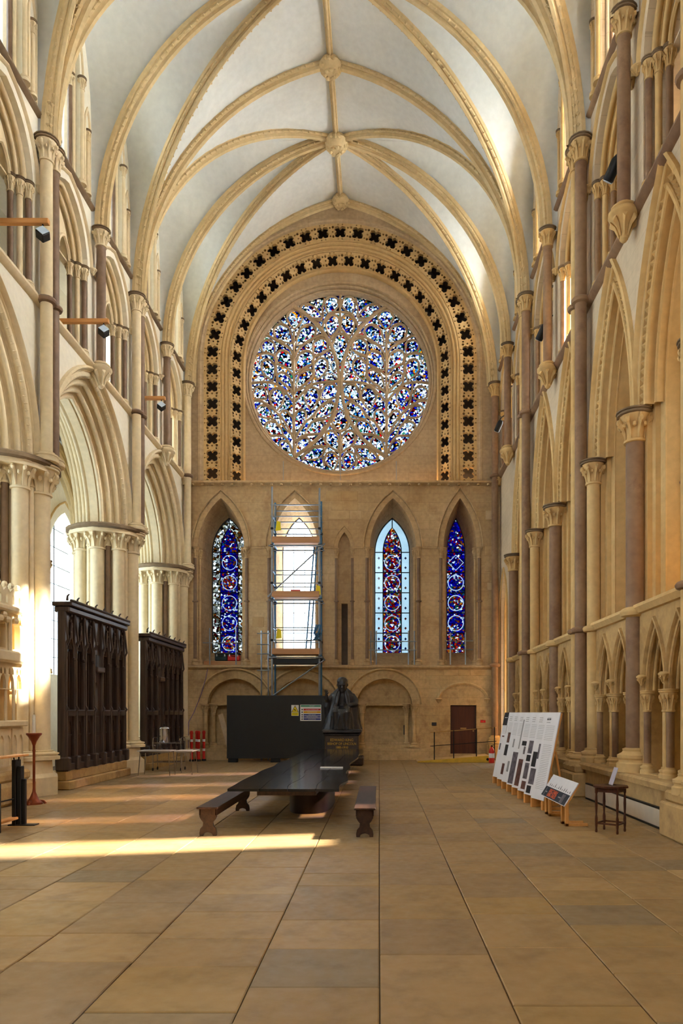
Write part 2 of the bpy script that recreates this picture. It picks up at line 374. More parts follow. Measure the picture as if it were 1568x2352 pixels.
nfl = 0
for (x0, x1, y0, y1) in tops:
    vis = -7.4 < x0 and y0 > 3.2 and abs((x0 + x1) / 2) < 0.62 * y1
    cx_, cy_ = (x0 + x1) / 2, (y0 + y1) / 2
    if y1 < 17.5 and vis and nfl < 296:
        nfl += 1; b = MB(); b.add(*flag_pts(x0 - cx_, x1 - cx_, y0 - cy_, y1 - cy_)); b.build('flagstone', M['flag'], floor, False, loc=(cx_, cy_, _r.uniform(-.0035, .001)))
    else: far_flags.add(*flag_pts(x0, x1, y0, y1, h=_r.uniform(-.003, .001)))
far_flags.build('flagstones', M['flag'], floor, False, stuff=True)

# ================================================================ VAULT
ZS, ZR, ZW = 13.9, 20.87, 19.5
ceiling = MB()
def rib_pts(P, B, n=22):
    L = math.hypot(B[0] - P[0], B[1] - P[1]); r = B[2] - P[2]; R = (L * L + r * r) / (2 * L); tm = math.asin(min(1, r / R)); o = []
    if R * (1 - math.cos(tm)) < L * .999: tm = PI - tm
    for i in range(n + 1):
        t = tm * i / n; h = R * (1 - math.cos(t)) / L; o.append(Vector((P[0] + (B[0] - P[0]) * h, P[1] + (B[1] - P[1]) * h, P[2] + R * math.sin(t))))
    return o
def at_z(curve, z):
    for a, b in zip(curve, curve[1:]):
        if b.z >= z - 1e-9: f = 0 if b.z == a.z else max(0, min(1, (z - a.z) / (b.z - a.z))); return a.lerp(b, f)
    return curve[-1].copy()
ZL = [ZS + (ZR - ZS) * (1 - (1 - i / 20) ** 1.5) for i in range(21)]
def ruled(A, Bc, bulge=.0, ns=6):
    rows = []
    for z in ZL:
        p, q = at_z(A, z), at_z(Bc, z); row = []
        for j in range(ns + 1):
            s_ = j / ns; w = p.lerp(q, s_); w.z += bulge * math.sin(PI * s_) * (z - ZS) / (ZR - ZS); row.append(w)
        rows.append(row)
    ceiling.quadgrid(rows)
vault_parts = []
def wall_curve(xw, yP, yW, B):
    c = [Vector((xw, yP, ZS)), Vector((xw, yP, 16.6))]; a = abs(yW - yP); r = ZW - 16.6; R = (a * a + r * r) / (2 * a); tm = math.asin(r / R); sg = 1 if yW > yP else -1
    for i in range(1, 9): t = tm * i / 8; c.append(Vector((xw, yP + sg * R * (1 - math.cos(t)), 16.6 + R * math.sin(t))))
    for i in range(1, 5): c.append(c[10 - 1].lerp(Vector(B), i / 4)) if False else c.append(Vector((xw, yW, ZW)).lerp(Vector(B), i / 4))
    return c
ribs = []   # (points, size)
for k in range(4):
    y1, y0 = BAYS[k], BAYS[k + 1]; ym = (y0 + y1) / 2; B = (CX, ym, ZR)
    for xw, xs_ in ((XL, XL + .2), (XR, XR - .25)):
        mid = rib_pts((xs_, ym, ZS), B); ribs.append((mid, .74))
        for yP in (y0, y1):
            dg = rib_pts((xs_, yP, ZS), B); ribs.append((dg, .74))
            tv = rib_pts((xs_, yP, ZS), (CX, yP, ZR))
            if yP == y0 or k == 0: ribs.append((tv, .86))
            ruled(dg, tv, .0)
            yW = (yP + ym) / 2
            e_ = .13 if yW > yP else -.13; ruled(dg, wall_curve(xw, yP + e_, yW, B), .12); ruled(mid, wall_curve(xw, ym - e_, yW, B), .12)
ceil = ceiling.build('ceiling', M['vault'], ang=25)
tag(ceil, 'pale plastered rib vault high overhead', 'vault', kind='structure')
RP = [(-.17, .12), (-.17, -.02), (-.13, -.05), (-.15, -.12), (-.11, -.17), (-.07, -.16), (-.06, -.21), (-.065, -.27), (0, -.33), (.065, -.27), (.06, -.21), (.07, -.16), (.11, -.17), (.15, -.12), (.13, -.05), (.17, -.02), (.17, .12)]
def rib_mesh(P, s=1.0):
    b = MB(); h = Vector((P[-1].x - P[0].x, P[-1].y - P[0].y, 0))
    side = Vector((-h.y, h.x, 0)).normalized() if h.length > 1e-6 else Vector((1, 0, 0)); vs = []; k = len(RP)
    for i, p in enumerate(P):
        t = (P[min(i + 1, len(P) - 1)] - P[max(i - 1, 0)]).normalized(); nrm = side.cross(t).normalized()
        if nrm.z < 0: nrm = -nrm
        if i == 0: nrm = -h.normalized()
        for (a, c) in RP: vs.append(p + side * (a * s) + nrm * ((c + .05) * s))
    fs = [(i * k + j, i * k + j + 1, (i + 1) * k + j + 1, (i + 1) * k + j) for i in range(len(P) - 1) for j in range(k - 1)]
    return b.add(vs, fs)
for P, s_ in ribs: rib_mesh(P, s_).build('rib', M['rib'], ceil)
rib_mesh([Vector((CX, y, ZR)) for y in [4.06 + i * .6 for i in range(38)] + [D]], .62).build('rib', M['rib'], ceil)
def boss_mesh():
    b = MB(); b.lathe([(.1, -.42), (.3, -.4), (.42, -.26), (.46, -.1), (.36, .1)], n=14); rr = random.Random(5)
    for i in range(26):
        a = rr.random() * 2 * PI; q = rr.random(); b.ball((math.cos(a) * (.15 + .3 * q), math.sin(a) * (.15 + .3 * q), -.42 + .3 * q * q), .09, 5, 3)
    return b.mesh('boss', M['rib'])
bm_ = boss_mesh()
for k in range(4):
    put('boss', bm_, ceil, (CX, (BAYS[k] + BAYS[k + 1]) / 2, ZR - .08), (.85, .85, .85)); put('boss', bm_, ceil, (CX, BAYS[k + 1], ZR - .08), (.75, .75, .75))
put('boss', bm_, ceil, (CX, D - .15, ZR - .1), (.7, .7, .7))
# small dogtooth bumps along the ribs that show
dt = MB()
for P, s_ in ribs:
    for a, b2 in zip(P, P[1:]):
        L = (b2 - a).length; n = max(1, int(L / .17)); h = Vector((P[-1].x - P[0].x, P[-1].y - P[0].y, 0)); side = Vector((-h.y, h.x, 0)).normalized(); t = (b2 - a).normalized(); nr = side.cross(t); nr = -nr if nr.z > 0 else nr
        for i in range(n):
            p = a.lerp(b2, (i + .5) / n) + nr * (.08 * s_)
            for sg in (-1, 1):
                q = p + side * (sg * .15 * s_); e = .05; dt.add([q + t * e, q + nr * e, q - t * e, q - nr * e, q + side * (sg * .05)], [(0, 1, 4), (1, 2, 4), (2, 3, 4), (3, 0, 4)])
dt.build('dogtooth_ornament', M['rib'], ceil, False, stuff=True)

# ================================================================ SIDE WALLS: shared storeys
T_ARC = 1.5
def quatre(c, r, n=6, rot=0):
    o = []
    for k in range(4):
        a = rot + k * PI / 2; cc = (c[0] + r * .56 * math.cos(a), c[1] + r * .56 * math.sin(a))
        for i in range(n + 1): q = a - PI * .62 + PI * 1.24 * i / n; o.append((cc[0] + r * .52 * math.cos(q), cc[1] + r * .52 * math.sin(q)))
    return o
def circ(c, r, n=10, ph=0): return [(c[0] + r * math.cos(2 * PI * i / n + ph), c[1] + r * math.sin(2 * PI * i / n + ph)) for i in range(n)]
def half_bays(k0=0, k1=4):
    for k in range(k0, k1):
        y1, y0 = BAYS[k], BAYS[k + 1]; ym = (y0 + y1) / 2
        yield (k, 0, (ym + y1) / 2); yield (k, 1, (ym + y0) / 2)
Z_TRI, Z_CLE, Z_TOP = 10.48, 14.46, 20.6
win_n = [10]
def storeys(Mx, wall, sgn, smat, capmat, shmat, detail_to):
    """triforium and clerestory in front of a wall; sgn = direction of depth along x"""
    b = MB(); out = MB()
    y_lo, y_hi = BAYS[-1], D
    tri_h, cle_h, win_h = [], [], []
    for (k, h, uc) in half_bays():
        tri_h.append(pts(arch(uc, 12.8, 1.08, 1.35, 8, 10.62)))
        cle_h.append(pts(arch(uc, 17.2, .62, 1.5, 7, 14.62)))
        win_h.append(pts(arch(uc, 17.4, .52, 1.3, 7, 15.0)))
    b.plate([(y_lo, Z_TRI), (y_hi, Z_TRI), (y_hi, Z_CLE), (y_lo, Z_CLE)], tri_h, Mx, 0, .5)
    b.plate([(y_lo, Z_CLE), (y_hi, Z_CLE), (y_hi, Z_TOP), (y_lo, Z_TOP)], cle_h, Mx, 0, .45)
    b.plate([(y_lo, Z_TRI - .3), (y_hi, Z_TRI - .3), (y_hi, Z_CLE), (y_lo, Z_CLE)], [[(17.15, 11.2), (18.3, 11.2), (18.3, 14.2), (17.15, 14.2)]] if sgn > 0 else [], Mx, 2.2, 2.5)  # unseen opening added on the right so sun reaches the left pier
    b.plate([(y_lo, Z_CLE), (y_hi, Z_CLE), (y_hi, Z_TOP), (y_lo, Z_TOP)], win_h, Mx, 1.25, 1.7)
    for z in (Z_TRI - .3, Z_CLE - .12):   # passage floors
        b.plate([(y_lo, z), (y_hi, z), (y_hi, z + .12), (y_lo, z + .12)], [], Mx, .45, 2.3)
    b.plate([(y_lo, Z_TOP), (y_hi, Z_TOP), (y_hi, Z_TOP + .15), (y_lo, Z_TOP + .15)], [], Mx, 0, 1.7)
    wall_mesh = b
    # string courses
    for z, r in ((Z_TRI, .10), (Z_CLE, .075)):
        MB().sweep([(y_lo, z, 0, 1), (y_hi, z, 0, 1)], [(-r, 0), (-r * .8, -r * .6), (-r * .1, -r * 1.25), (r * .6, -r * 1.1), (r, -r * .2), (r, 0)], Mx, True).build('string_course', M['marbleR' if sgn > 0 else ('abac' if z > 12 else capmat)], wall)
    for (k, h, uc) in half_bays(0, detail_to):
        # triforium: moulded arch, pierced sub-arches, clustered shafts
        a = MB(); a.sweep(arch(uc, 12.8, 1.08, 1.35, 8, 12.8), orders(.16, 0, [(.12, .12, .05), (.12, .12, .05), (.1, .12, .045)], .07), Mx); ar = a.build('triforium_arch', M[capmat], wall)
        sp = MB(); sp.plate(pts(arch(uc, 12.8, .8, 1.1, 8, 12.72)), [quatre((uc, 13.42), .2, 4), pts(arch(uc - .38, 12.76, .27, .42, 5)), pts(arch(uc + .38, 12.76, .27, .42, 5))], Mx, .34, .48); sp.build('triforium_tracery', M[smat], ar)
        for sg in (-1, 1):
            MB().sweep(arch(uc + sg * .38, 12.74, .3, .45, 5), roll((0, .3), .045, 0, 300, 5), Mx, True).build('sub_arch_roll', M[capmat], ar)
        for i, du in enumerate((-1.0, -.88, -.77, 0, .77, .88, 1.0)):
            dd = {0: .06, 1: .18, 2: .32, 3: .41, 4: .32, 5: .18, 6: .06}[i]; x, y, z = Mx(uc + du, 0, dd)
            column(ar, x, y, 10.6, 12.8, .06 if i != 3 else .075, shmat if i % 2 == 0 else capmat, .36, .16, capmat, 'abac')
        for sg in (-1, 1):
            x, y, z = Mx(uc + sg * 1.28, 0, -.04); put('head_stop', unit_mesh('corbel', capmat), ar, (x, y, 12.9), (.06, .06, .09))
        # clerestory: lancet, shafts, blind side panels, outer window
        c = MB(); c.sweep(arch(uc, 17.2, .62, 1.5, 7, 14.62), orders(.1, 0, [(.1, .1, .04), (.08, .25, .04)], .05), Mx); cr = c.build('clerestory_arch', M[smat], wall)
        for sg in (-1, 1):
            x, y, z = Mx(uc + sg * .56, 0, .22); column(cr, x, y, 14.6, 17.2, .06, shmat, .3, .15, capmat)
            x, y, z = Mx(uc + sg * .68, 0, -.02); column(cr, x, y, 14.6, 17.2, .055, capmat, .3, .15, capmat)
            MB().sweep(arch(uc + sg * 1.02, 16.2, .14, .5, 5, 14.62), [(.05, 0), (.05, -.03), (.0, -.04), (-.03, 0)], Mx).build('blind_panel', M[smat], cr)
            x, y, z = Mx(uc + sg * 1.02, 0, -.02); column(cr, x, y, 14.6, 16.2, .045, capmat, .28, .12, capmat)
    for (k, h, uc) in half_bays():
        win_n[0] += 1; w = MB(); w.plate(pts(arch(uc, 17.4, .54, 1.3, 7, 14.98)), [], Mx, 1.45, 1.46)
        wo = w.build('window_%d' % win_n[0], M['g_blank' if k == 3 else 'g_clere' if sgn < 0 else 'g_clereR'], None, False); tag(wo, 'plain clerestory lancet, %s side, %s half of the %s bay from the end wall' % ('left' if sgn < 0 else 'right', 'far' if h == 0 else 'near', ['first', 'second', 'third', 'fourth'][k]), 'window', kind='structure')
        gb = MB()
        for z in [15.0 + .42 * i for i in range(1, 7)]: x, y, zz = Mx(uc, z, 1.42); gb.box(x - .012, y - .5, z - .012, x + .012, y + .5, z + .012)
        gb.box(x - .012, uc - .012, 15, x + .012, uc + .012, 18.6); gb.build('glazing_bar', M['lead'], wo, False)
    return wall_mesh

def vault_shafts(wall, xs, mats, main_z0, capmat, pier, main_off=0.0):
    ys = sorted({y for k in range(4) for y in (BAYS[k], BAYS[k + 1], (BAYS[k] + BAYS[k + 1]) / 2)})
    for y in ys:
        main = any(abs(y - q) < .01 for q in BAYS)
        if y == D: yy = y - .24
        else: yy = y
        if main:
            sg = 1 if xs < 0 else -1
            offs = ((0.0, -.16), (.02, .13)) if y != D else ((0, 0),)
            for i, (dx, dy) in enumerate(offs):
                column(wall, xs + sg * dx, yy + dy, main_z0, ZS, .125 if i == 0 else .115, mats[i], .5, .22 if main_z0 > 3 else .3, capmat, 'abac', ('vault_shaft', 'capital', 'base'), (Z_TRI, 3.5) if main_z0 < 3 else (Z_TRI,), mats[-1])
        else:
            column(wall, xs, yy, Z_TRI - .05, ZS + .1, .115, mats[-1], .45, .2, capmat, 'abac', ('vault_shaft', 'capital', 'base'))
            put('corbel', unit_mesh('corbel', capmat), wall, (xs, yy, Z_TRI - .05), (.15, .15, .3))

# ================================================================ LEFT WALL
wl = empty('wall_left'); tag(wl, 'left arcade wall with galleries above, cream stone and pale plaster', 'wall', kind='structure')
wm = storeys(ML, wl, -1, 'cream', 'cream', 'marble', 3)
Z_CAP = 7.05
for k in range(4):
    y1, y0 = BAYS[k], BAYS[k + 1]; um = (y0 + y1) / 2
    a_in = 1.95; ap = arch(um, Z_CAP, a_in, 2.66, 12)
    wm.plate([(y0, Z_CAP - .05), (um - a_in - .65, Z_CAP - .05)] + off(ap, .65) + [(um + a_in + .65, Z_CAP - .05), (y1, Z_CAP - .05), (y1, Z_TRI), (y0, Z_TRI)], [], ML, 0, T_ARC)
    front = orders(.65, 0, [(.17, .17, .06), (.17, .17, .06), (.16, .16, .06), (.15, .14, .055)], .11)
    prof = front + [(r, T_ARC - d) for (r, d) in front[::-1]]
    ao = MB().sweep(ap, prof, ML).build('arcade_arch', M['cream'], wl)
    if k < 3:
        dm = MB()
        for i, (u, z, nu, nz) in enumerate(arch(um, Z_CAP, a_in, 2.66, 30)):
            e = .045; r = .50; dd = .06; c = Vector(ML(u + nu * r, z + nz * r, dd)); t = Vector((0, -nz, nu)).normalized(); q = Vector((0, nu, nz)).normalized(); dm.add([c + t * e, c + q * e, c - t * e, c - q * e, c + Vector((.06, 0, 0))], [(0, 1, 4), (1, 2, 4), (2, 3, 4), (3, 0, 4)])
        dm.build('dogtooth_ornament', M['cream'], ao, False, stuff=True)
wall_plate = wm.build('wall_plane', M['plasterL'], wl, False)
vault_shafts(wl, XL + .2, ('cream', 'marble'), Z_CAP, 'cream', True)
# compound piers
pier_lab = ['half pier in the far left corner beside the carved screen end', 'clustered stone pier between the two dark wooden screens', 'large sunlit clustered pier between pale stone screen and dark screen', 'clustered pier at the near end of the pale stone screen', 'nearest clustered pier of the left arcade']
for k, y in enumerate(BAYS):
    px = XL - T_ARC / 2; yc = y if k else y - .18
    p = empty('arcade_pier', (px, yc, 0)); p.parent = wl; p['label'] = pier_lab[k]
    b = MB(); b.lathe([(.62, .75), (.62, 6.55)], n=16, sx=1.02, sy=.85); b.lathe([(1.0, 6.84), (1.0, 7.05)], n=24, sx=1.02, sy=1.0); b.build('core', M['cream'], p)
    b = MB(); b.lathe([(1.12, 0), (1.12, .38), (1.02, .46), (1.0, .72), (.92, .8), (.8, .86)], n=8, sx=1.0, sy=.9); b.build('plinth', M['cream'], p)
    b = MB(); b.lathe([(.98, 6.93), (1.08, 6.98), (1.08, 7.05), (.98, 7.1)], n=24, sx=1.02, sy=1.0); b.build('abacus_band', M['abac'], p)
    for j in range(16):
        q = 2 * PI * j / 16; big = j % 2 == 0; R = .72 if big else .66
        r = (.19 if j % 4 == 0 else .165) if big else .075
        x, yy = R * 1.05 * math.cos(q), R * .9 * math.sin(q)
        if big: column(p, x, yy, .75, 7.0, r, 'cream', .62, .2, 'cream', 'cream')
        else: column(p, x, yy, .75, 7.0, r, 'marble' if j % 4 == 1 else 'cream', .5, .14, 'cream', 'cream')
# chapel aisle behind the arcade
aisle_x = -10.6
b = MB()
W_A = pts(arch(24.25, 6.6, 1.25, 1.9, 8, 3.0)); W_A2 = pts(arch(18.24, 6.6, 1.25, 1.9, 8, 3.0)); W_A3 = pts(arch(12.57, 6.6, 1.25, 1.9, 8, 3.0)); W_A4 = pts(arch(6.9, 6.6, 1.25, 1.9, 8, 3.0))
MA = lambda u, z, d: (aisle_x - d, u, z)
b.plate([(4.06, 0), (27.3, 0), (27.3, 10.3), (4.06, 10.3)], [W_A, W_A2, W_A3, W_A4], MA, 0, .8)
MAE = lambda u, z, d: (u, 27.3 + d, z)
W_E = pts(arch(-9.6, 6.4, .85, 1.6, 8, 3.2)); b.plate([(-11.4, 0), (-7.3, 0), (-7.3, 10.3), (-11.4, 10.3)], [W_E], MAE, 0, .6)
wa = b.build('wall_chapel', M['plasterL'], smooth=False); tag(wa, 'plastered chapel wall seen through the left arches', 'wall', kind='structure')
b = MB()
for (u, z, d_, mp_, nm) in ((24.25, 0, 0, MA, 0), (-9.6, 0, 0, MAE, 1)):
    ap = arch(u, 6.6 if nm == 0 else 6.4, 1.25 if nm == 0 else .85, 1.9 if nm == 0 else 1.6, 8, 3.0 if nm == 0 else 3.2)
    MB().sweep(ap, orders(.3, 0, [(.12, .1, .05), (.12, .15, .05)], .06), mp_).build('window_mould', M['ochre'], wa)
for sg in (-1, 1): column(wa, aisle_x + .06, 24.25 + sg * 1.38, 3.0, 6.6, .07, 'marble', .4, .2, 'ochre')
# chapel vaults: webs and diagonal ribs
b = MB()
for k in range(4):
    y1, y0 = BAYS[k], BAYS[k + 1]; xa, xb = XL - T_ARC, aisle_x; ym = (y0 + y1) / 2; xm = (xa + xb) / 2; zr = 9.75
    n = 12; rows = []
    for i in range(n + 1):
        row = []
        for j in range(n + 1):
            u, v = 2 * i / n - 1, 2 * j / n - 1; h = max(math.sqrt(max(0, 1 - u ** 4)), math.sqrt(max(0, 1 - v ** 4))); row.append(Vector((xm + (xb - xa) / 2 * u, ym + (y1 - y0) / 2 * v, 7.05 + (zr - 7.05) * h)))
        rows.append(row)
    b.quadgrid(rows)
ca = b.build('ceiling_chapel', M['vault']); tag(ca, 'small plastered vault over the left chapels', 'vault', kind='structure')
for k in range(4):
    y1, y0 = BAYS[k], BAYS[k + 1]; xa, xb = XL - T_ARC, aisle_x; c = ((xa + xb) / 2, (y0 + y1) / 2, 9.72)
    for (x, y) in ((xa, y0), (xa, y1), (xb, y0), (xb, y1)): rib_mesh(rib_pts((x, y, 7.05), c, 10), .9).build('rib', M['rib'], ca)
    rib_mesh(rib_pts((xa, y1, 7.05), ((xa + xb) / 2, y1, 9.6), 10), 1).build('rib', M['rib'], ca); rib_mesh(rib_pts((xb, y1, 7.05), ((xa + xb) / 2, y1, 9.6), 10), 1).build('rib', M['rib'], ca)
for i, (poly, mp_, lab, ex) in enumerate(((W_A, MA, 'tall clear leaded chapel window seen behind the carved dark screen', 1), (W_E, MAE, 'narrow bright strip of window behind the farthest arch', 1), (W_A2, MA, 'clear chapel window hidden behind the sunlit pier', 0), (W_A3, MA, 'clear chapel window behind the pale stone screen', 0), (W_A4, MA, 'clear chapel window in the nearest left bay', 0))):
    w = MB().plate(poly, [], mp_, .4, .41).build('window_%d' % (5 + i), M['g_pale'], None, False); tag(w, lab, 'window', kind='structure')
    gb = MB(); us = [p[0] for p in poly]; zs_ = [p[1] for p in poly]; u0, u1, z0, z1 = min(us), max(us), min(zs_), max(zs_)
    for z in [z0 + .62 * j for j in range(1, 9)]:
        if z < z1 - .2: p, q = mp_(u0, z, .37), mp_(u1, z, .37); gb.tube([p, q], .014, 4)
    for u in ((u0 + u1) / 2,): gb.tube([mp_(u, z0, .37), mp_(u, z1, .37)], .02, 4)
    gb.build('glazing_bar', M['lead'], w, False)

# ================================================================ RIGHT WALL
wr = empty('wall_right'); tag(wr, 'right wall of tall golden lancets, dado arcade and galleries', 'wall', kind='structure')
wmr = storeys(MR, wr, 1, 'wallR', 'ochre', 'marbleR', 4)
Z_SILL = 3.55
holes = []; lanc = []
for k in range(4):
    y1, y0 = BAYS[k], BAYS[k + 1]; um = (y0 + y1) / 2
    for sg in (1, -1):
        if k == 0 and sg == 1: continue
        lanc.append((um + sg * 1.3, k, sg))
AL, ZSP, RISE = .98, 7.0, 3.0
niche = pts(arch(25.85, 5.4, .62, 1.35, 6, .02))
for (uc, k, sg) in lanc: holes.append(off(arch(uc, ZSP, AL, RISE, 12, Z_SILL + .08), .28)[1:-1])
holes = []
for (uc, k, sg) in lanc:
    o_ = off(arch(uc, ZSP, AL, RISE, 12), .28); holes.append([(uc - AL - .28, Z_SILL + .08)] + o_ + [(uc + AL + .28, Z_SILL + .08)])
wmr.plate([(4.06, Z_SILL), (24.2, Z_SILL), (24.2, 0), (D, 0), (D, Z_TRI), (4.06, Z_TRI)], holes + [niche], MR, 0, .35)
wmr.plate([(24.2, 0), (D, 0), (D, 7.5), (24.2, 7.5)], [], MR, 1.0, 1.2)
inner = []
for (uc, k, sg) in lanc: inner.append(pts(arch(uc, 7.4, .5, 1.9, 8, Z_SILL + .5)))
wmr.plate([(4.06, Z_SILL), (D, Z_SILL), (D, Z_TRI), (4.06, Z_TRI)], inner, MR, 1.15, 1.6)
wmr.build('wall_plane', M['wallR'], wr, False)
MB().sweep(arch(25.85, 5.4, .62, 1.35, 6, .02), orders(.12, 0, [(.1, .1, .04), (.1, .3, .04)], .06), MR).build('niche_arch', M['ochre'], wr)
MB().plate([(4.06, Z_SILL - .1), (24.2, Z_SILL - .1), (24.2, Z_SILL + .1), (4.06, Z_SILL + .1)], [], MR, .005, 1.2).build('window_ledge', M['ochre'], wr, False)
MB().sweep([(4.06, Z_SILL, 0, 1), (24.2, Z_SILL, 0, 1)], [(-.1, 0), (-.09, -.06), (.0, -.12), (.06, -.1), (.09, 0)], MR, True).build('string_course', M['ochre'], wr)
def pyramid_row(path, rho, d, Mx, sgn, e, step, mat, parent):
    b = MB(); acc = 0
    for p, q in zip(path, path[1:]):
        L = math.hypot(q[0] - p[0], q[1] - p[1]); n = max(1, int(round(L / step)))
        for i in range(n):
            f = (i + .5) / n; u, z, nu, nz = [p[j] + (q[j] - p[j]) * f for j in range(4)]
            c = Vector(Mx(u + nu * rho, z + nz * rho, d)); t = Vector((0, -nz, nu)).normalized(); m_ = Vector((0, nu, nz)).normalized()
            b.add([c + t * e, c + m_ * e, c - t * e, c - m_ * e, c + Vector((-sgn * e * 1.1, 0, 0))], [(0, 1, 4), (1, 2, 4), (2, 3, 4), (3, 0, 4)])
    return b.build('dogtooth_ornament', M[mat], parent, False, stuff=True)
for (uc, k, sg) in lanc:
    ap = arch(uc, ZSP, AL, RISE, 12)
    ao = MB().sweep(ap, [(.4, 0), (.39, -.07), (.34, -.09), (.3, -.04), (.29, 0)] + roll((.25, .03), .035, 40, -200, 6) + [(.205, .06), (.2, .17), (.05, .17), (.045, .06)] + roll((.0, .05), .045, 20, -215, 6) + [(-.03, .14)] + roll((-.08, .2), .04, 20, -215, 5) + [(-.13, .3), (-.15, 1.0)], MR).build('lancet_arch', M['ochre'], wr)
    if k < 3: pyramid_row(arch(uc, ZSP, AL, RISE, 24), .125, .05, MR, 1, .062, .15, 'ochre', ao)
    MB().sweep([p for p in arch(uc, ZSP, AL, RISE, 12, Z_SILL + .08)], [(.28, 0), (.27, .1), (.12, .12), (.11, .2), (.02, .22), (0, .3), (-.16, .32), (-.16, .36)], MR).build('jamb', M['ochre'], ao)
    # splayed reveal to the glass
    A_ = arch(uc, ZSP, AL - .15, RISE - .25, 12, Z_SILL + .08); B_ = arch(uc, 7.4, .5, 1.9, 12, Z_SILL + .5); b = MB()
    b.quadgrid([[Vector(MR(p[0], p[1], .32)) for p in A_], [Vector(MR(p[0], p[1], 1.16)) for p in B_]]); b.build('reveal', M['ochre'], ao)
    MB().sweep(arch(uc, 7.4, .5, 1.9, 8, Z_SILL + .5), [(.1, .0 + 1.0), (.06, .95), (0, .98), (-.02, 1.1)], MR).build('inner_roll', M['ochre'], ao)
    for s2 in (-1, 1):
        x, y, z = MR(uc + s2 * .72, 0, .62); column(ao, x, y, Z_SILL + .05, 7.9, .065, 'marbleR', .42, .2, 'ochre', 'ochre', rings=(5.6,))
    win_n[0] += 1
    mt = 'g_streak' if (k == 2 and sg == -1) else 'g_blank' if k == 3 else 'g_dim'
    w = MB().plate(pts(arch(uc, 7.4, .52, 1.9, 8, Z_SILL + .48)), [], MR, 1.4, 1.41).build('window_%d' % win_n[0], M[mt], None, False)
    tag(w, 'tall lancet glass deep in the right wall, lancet %s from the end wall' % ['first', 'second', 'third', 'fourth', 'fifth', 'sixth', 'seventh'][lanc.index((uc, k, sg))], 'window', kind='structure')
# big jamb shafts standing between the lancets
for k in range(4):
    y1, y0 = BAYS[k], BAYS[k + 1]; um = (y0 + y1) / 2
    column(wr, XR - .02, um, .72, ZSP, .16, 'marbleR', .55, .42, 'ochre', 'abac', rings=(3.5,), ringmat='ochre')
    for y in (y0 + .38, y1 - .38):
        if y > 24.5: continue
        column(wr, XR - .02, y, .72, ZSP, .135, 'ochre', .5, .3, 'ochre', 'abac', rings=(3.5,))
vault_shafts(wr, XR - .22, ('marbleR', 'ochre', 'marbleR'), .62, 'ochre', False)
# dado arcade
b = MB(); dh = []; dl = []
for k in range(4):
    y1, y0 = BAYS[k], BAYS[k + 1]; um = (y0 + y1) / 2
    for base in (um + .28, y0 + .52):
        for i in range(2):
            u = base + .5 + i * .95
            if u < 24: dl.append(u)
for u in dl: dh.append(pts(arch(u, 2.1, .4, 1.05, 7, .74)))
b.plate([(4.06, .7), (24.2, .7), (24.2, Z_SILL), (4.06, Z_SILL)], dh, MR, 0, .3)
b.plate([(4.06, .0), (24.2, .0), (24.2, Z_SILL), (4.06, Z_SILL)], [], MR, .36, .6)
b.build('dado_wall', M['dado'], wr, False)
for u in dl:
    ao = MB().sweep(arch(u, 2.1, .4, 1.05, 7), orders(.06, 0, [(.07, .09, .035), (.07, .1, .035)], .06), MR).build('dado_arch', M['dado'], wr)
    for s2 in (-1, 1):
        x, y, z = MR(u + s2 * .4, 0, .02); column(ao, x, y, .72, 2.12, .06, 'marbleR' if s2 > 0 else 'ochre', .36, .18, 'ochre', 'ochre')
    x, y, z = MR(u + .475, 0, -.05); put('head_stop', unit_mesh('corbel', 'ochre'), ao, (x, y, 2.35), (.05, .05, .1))
# bench, plinths under the main shafts
MB().bbox(4.28, 4.06, 0, 4.9, 24.2, .7, .02).build('wall_bench', M['dado'], wr, False)
MB().sweep([(4.06, .62, 0, 1), (24.2, .62, 0, 1)], [(-.05, -.2), (-.03, -.3), (.06, -.32), (.1, -.28), (.1, .1)], MR, True).build('bench_slab', M['dado'], wr)
for y in BAYS[1:]:
    b = MB(); b.bbox(4.0, y - .55, 0, 4.6, y + .55, .5, .03); b.bbox(4.06, y - .5, .5, 4.6, y + .5, .66, .03); b.build('shaft_plinth', M['dado'], wr, False)
b = MB(); b.bbox(4.0, D - .5, 0, 4.6, D, .6, .03); b.build('shaft_plinth', M['dado'], wr, False)
# ================================================================ END WALL
wf = empty('wall_far'); tag(wf, 'end wall with round window, four lancets and blind arches', 'wall', kind='structure')
U0, U1 = XL - .3, XR + .4
Z_A, Z_B = 3.44, 10.29
RC = (-1.44, 14.88)                   # centre of the great arch
def big(R, n=36, zb=Z_B + .06):
    P = [(RC[0] - R, zb, -1.0, 0.0)]
    for i in range(n + 1):
        th = PI - PI * i / n; P.append((RC[0] + R * math.cos(th), RC[1] + R * math.sin(th), math.cos(th), math.sin(th)))
    return P + [(RC[0] + R, zb, 1.0, 0.0)]
